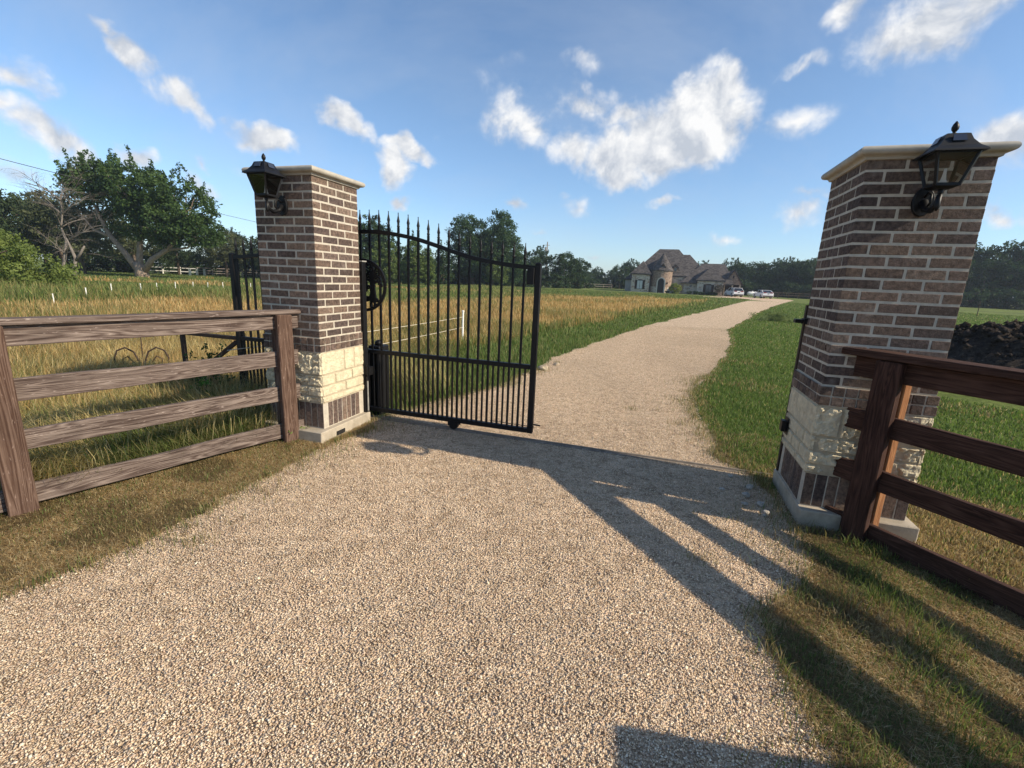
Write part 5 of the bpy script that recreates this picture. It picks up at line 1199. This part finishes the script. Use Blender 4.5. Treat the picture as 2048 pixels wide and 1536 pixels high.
# (b) matted long grass behind the left fence
n = 150000; r = 2.6 + 9.5 * rng.random(n) ** 1.3; a = np.radians(rng.uniform(-72, -8, n)); x = r * np.sin(a); y = r * np.cos(a)
ok = (fside(x, y) < -.10) & (~blocked(x, y)) & (x < drive_l(y) - .12) & ~((y < 5.2) & (x > -2.1)); x, y = x[ok], y[ok]; n = len(x); cl = fbm(x * 1.4, y * 1.4, 91, 3); rr1 = np.hypot(x, y)
g, tall, v = zone(x, y); gold = np.clip(sstep(.34, .52, cl) * .85 + sstep(4.6, 6.8, rr1) * .7, 0, 1) * (1 - .6 * sstep(-3.4, -2.2, x)); isg = rng.random(n) > gold
col = np.where(isg[:, None], pick(n, LG + OLG + OLG), pick(n, [(.54, .43, .18), (.44, .33, .13), (.60, .50, .26), (.34, .27, .11)]))
dirn = 2 * np.pi * vnoise(x * .9, y * .9, 55) * 1.6 + rng.normal(0, .7, n)
h = rng.uniform(.16, .36, n) * (.6 + .9 * cl); w = np.maximum(.0035, .0011 * rr1) * rng.uniform(.7, 1.3, n)
grass_obj('matted_grass', [blades(x, y, h, w, rng.uniform(.55, 1.0, n), col, dirn=dirn)], 'long matted green and yellow grass right behind the left fence')
n = 5200; x = rng.uniform(-5.5, -1.9, n); y = rng.uniform(2.4, 7.0, n); ok = (fside(x, y) < -.12) & (fside(x, y) > -3.2) & (~blocked(x, y)); x, y = x[ok], y[ok]; n = len(x)
cl = vnoise(x * 1.2, y * 1.2, 66); dirn = 2 * np.pi * vnoise(x * .8, y * .8, 12) * 1.8 + rng.normal(0, .35, n)
col = np.where((rng.random(n) < .72)[:, None], pick(n, [(.46, .38, .17), (.38, .30, .12), (.52, .44, .24)]), pick(n, OLG + LG))
grass_obj('arching_grass', [blades(x, y, rng.uniform(.35, .62, n) * (.6 + .7 * cl), rng.uniform(.0028, .0045, n), rng.uniform(.86, .99, n), col, dirn=dirn)], 'long arching straw coloured stems lying over behind the left fence')
# (c) dry field
def sect(n, r0, r1, a0, a1, pw=1.0):
    r = r0 * (r1 / r0) ** (rng.random(n) ** pw); a = np.radians(rng.uniform(a0, a1, n)); return r * np.sin(a), r * np.cos(a), r
x, y, r = sect(330000, 5.5, 75, -64, 33); g, tall, v = zone(x, y); ok = (~on_drive(x, y, -.4)) & (x < drive_l(y)) & (rng.random(len(x)) < g * .9 + .03 * (g > 0)) & (g > .08); x, y, r, g = x[ok], y[ok], r[ok], g[ok]; n = len(x)
cl = fbm(x * .5, y * .5, 15, 3); col = pick(n, GD); col = np.where((rng.random(n) < .25 * (1 - g) + .12 + .45 * sstep(.50, .62, cl))[:, None], pick(n, OLG), col)
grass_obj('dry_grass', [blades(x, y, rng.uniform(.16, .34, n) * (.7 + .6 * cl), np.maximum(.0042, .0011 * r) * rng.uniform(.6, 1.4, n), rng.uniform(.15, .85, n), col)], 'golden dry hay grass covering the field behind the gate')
# (d) green tall grass of the left field
x, y, r = sect(260000, 4.6, 85, -64, 33); g, tall, v = zone(x, y); ok = (~on_drive(x, y, .0)) & (x < drive_l(y)) & ((fside(x, y) < -.1) | (y > 4.8)) & (g < .75) & (rng.random(len(x)) > g) & ~((r < 10) & (x < -3.2)) & (~blocked(x, y)); x, y, r = x[ok], y[ok], r[ok]; n = len(x)
lf = drive_l(y) - x; cl = fbm(x * .35, y * .35, 18, 3); lawnlike = (lf < 2.2) | ((r > 46) & (x > 0)) | ((r > 36) & (x < -8))
hh = np.where(lawnlike, rng.uniform(.05, .13, n), rng.uniform(.22, .46, n) * (.6 + .8 * cl) * np.where((x < -6) & (r > 16) & (r < 34), 1.15, .72)) ; col = pick(n, LG + LG + OLG); col = np.where((rng.random(n) < (~lawnlike) * (.25 + .35 * sstep(.3, .6, cl)))[:, None], pick(n, OLG + [(.30, .27, .10), (.24, .25, .08)]), col)
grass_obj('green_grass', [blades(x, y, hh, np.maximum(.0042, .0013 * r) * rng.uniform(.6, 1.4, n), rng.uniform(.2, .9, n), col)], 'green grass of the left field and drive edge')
# (e) lawn right of the drive
x, y, r = sect(420000, 2.9, 70, 8, 62, 1.15); ok = (~on_drive(x, y, .0)) & (x > drive_r(y)) & (y > 2.2) & ((rside(x, y) > .15) | (y > 3.4)) & (~blocked(x, y)) & (np.hypot((x - 9.55) / 3.4, (y - 7.7) / 2.4) > .9); x, y, r = x[ok], y[ok], r[ok]; n = len(x)
cl = fbm(x * .8, y * .8, 28, 3); edge = x - drive_r(y); col = pick(n, LG + [(.105, .170, .04), (.14, .19, .05)]); dry = (rng.random(n) < .05 + .25 * sstep(.60, .70, cl) * (r < 14) + .3 * (edge < .18) + .8 * sstep(1.15, .6, np.hypot(x - 2.75, y - 2.9) + .8 * (cl - .5)))
col = np.where(dry[:, None], pick(n, DG), col)
grass_obj('lawn_grass', [blades(x, y, rng.uniform(.018, .055, n) * (.6 + .9 * cl), np.maximum(.0036, .0012 * r) * rng.uniform(.6, 1.4, n), rng.uniform(.2, .95, n), col)], 'short green lawn to the right of the drive')
# weeds: leafy clump on the lawn edge and vines on the gate tail
def weed(loc, label, rad_, hgt, nleaf, size, cA, cB, name='leafy_weed', grp=None):
    root = empty(name, loc, 0, label, 'weed', grp); P = np.c_[rng.normal(0, rad_, 30), rng.normal(0, rad_, 30), rng.uniform(.1, 1, 30) * hgt]; V, F, Cc = leaf_cloud(P, np.full(30, rad_ * .5), nleaf // 30, size, cA, cB); np_mesh('foliage', V, [F], Cc, M['leaf'], root)
    b = MB()
    for k in range(9): b.tube([(0, 0, -.02), tuple(P[k] * .5), tuple(P[k])], [.006, .004, .002], 4)
    b.build('stems', M['bark'], root)
weed((13.2, 23.4, 0), 'tall green weed clump at the right edge of the drive far off', .42, .36, 4200, .028, (.10, .14, .04), (.22, .26, .10))
g0 = GO - ex * 2.05
weed((g0.x, g0.y - .1, 0), 'dark leafy weed climbing the tail frame of the gate', .13, .62, 500, .022, (.02, .05, .014), (.06, .12, .03))
weed((-3.35, 4.75, 0), 'green weed sprouting in the shade behind the left fence', .10, .42, 400, .018, (.05, .12, .02), (.10, .2, .04))
weed((-1.98, 4.02, 0), 'small green weed at the foot of the left brick pillar', .06, .12, 400, .013, (.10, .16, .03), (.2, .26, .06))

# ------------------------------------------------------------------ haze
hb_ = MB(); hb_.box(-1520, 1520, -1520, 1520, -1.2, 26); m = bpy.data.materials.new('thin_air'); m.use_nodes = True; nt = m.node_tree; nt.nodes.clear(); ou = nt.nodes.new('ShaderNodeOutputMaterial'); pv = nt.nodes.new('ShaderNodeVolumePrincipled')
pv.inputs['Color'].default_value = (.75, .85, 1, 1); pv.inputs['Density'].default_value = .00045; pv.inputs['Anisotropy'].default_value = .2; nt.links.new(pv.outputs[0], ou.inputs['Volume'])
hz_o = hb_.build('haze', m); tag(hz_o, kind='stuff')
for ch in [o for o in C.objects if o.parent is None and o.location.z < -50]: ch.location.z = -200
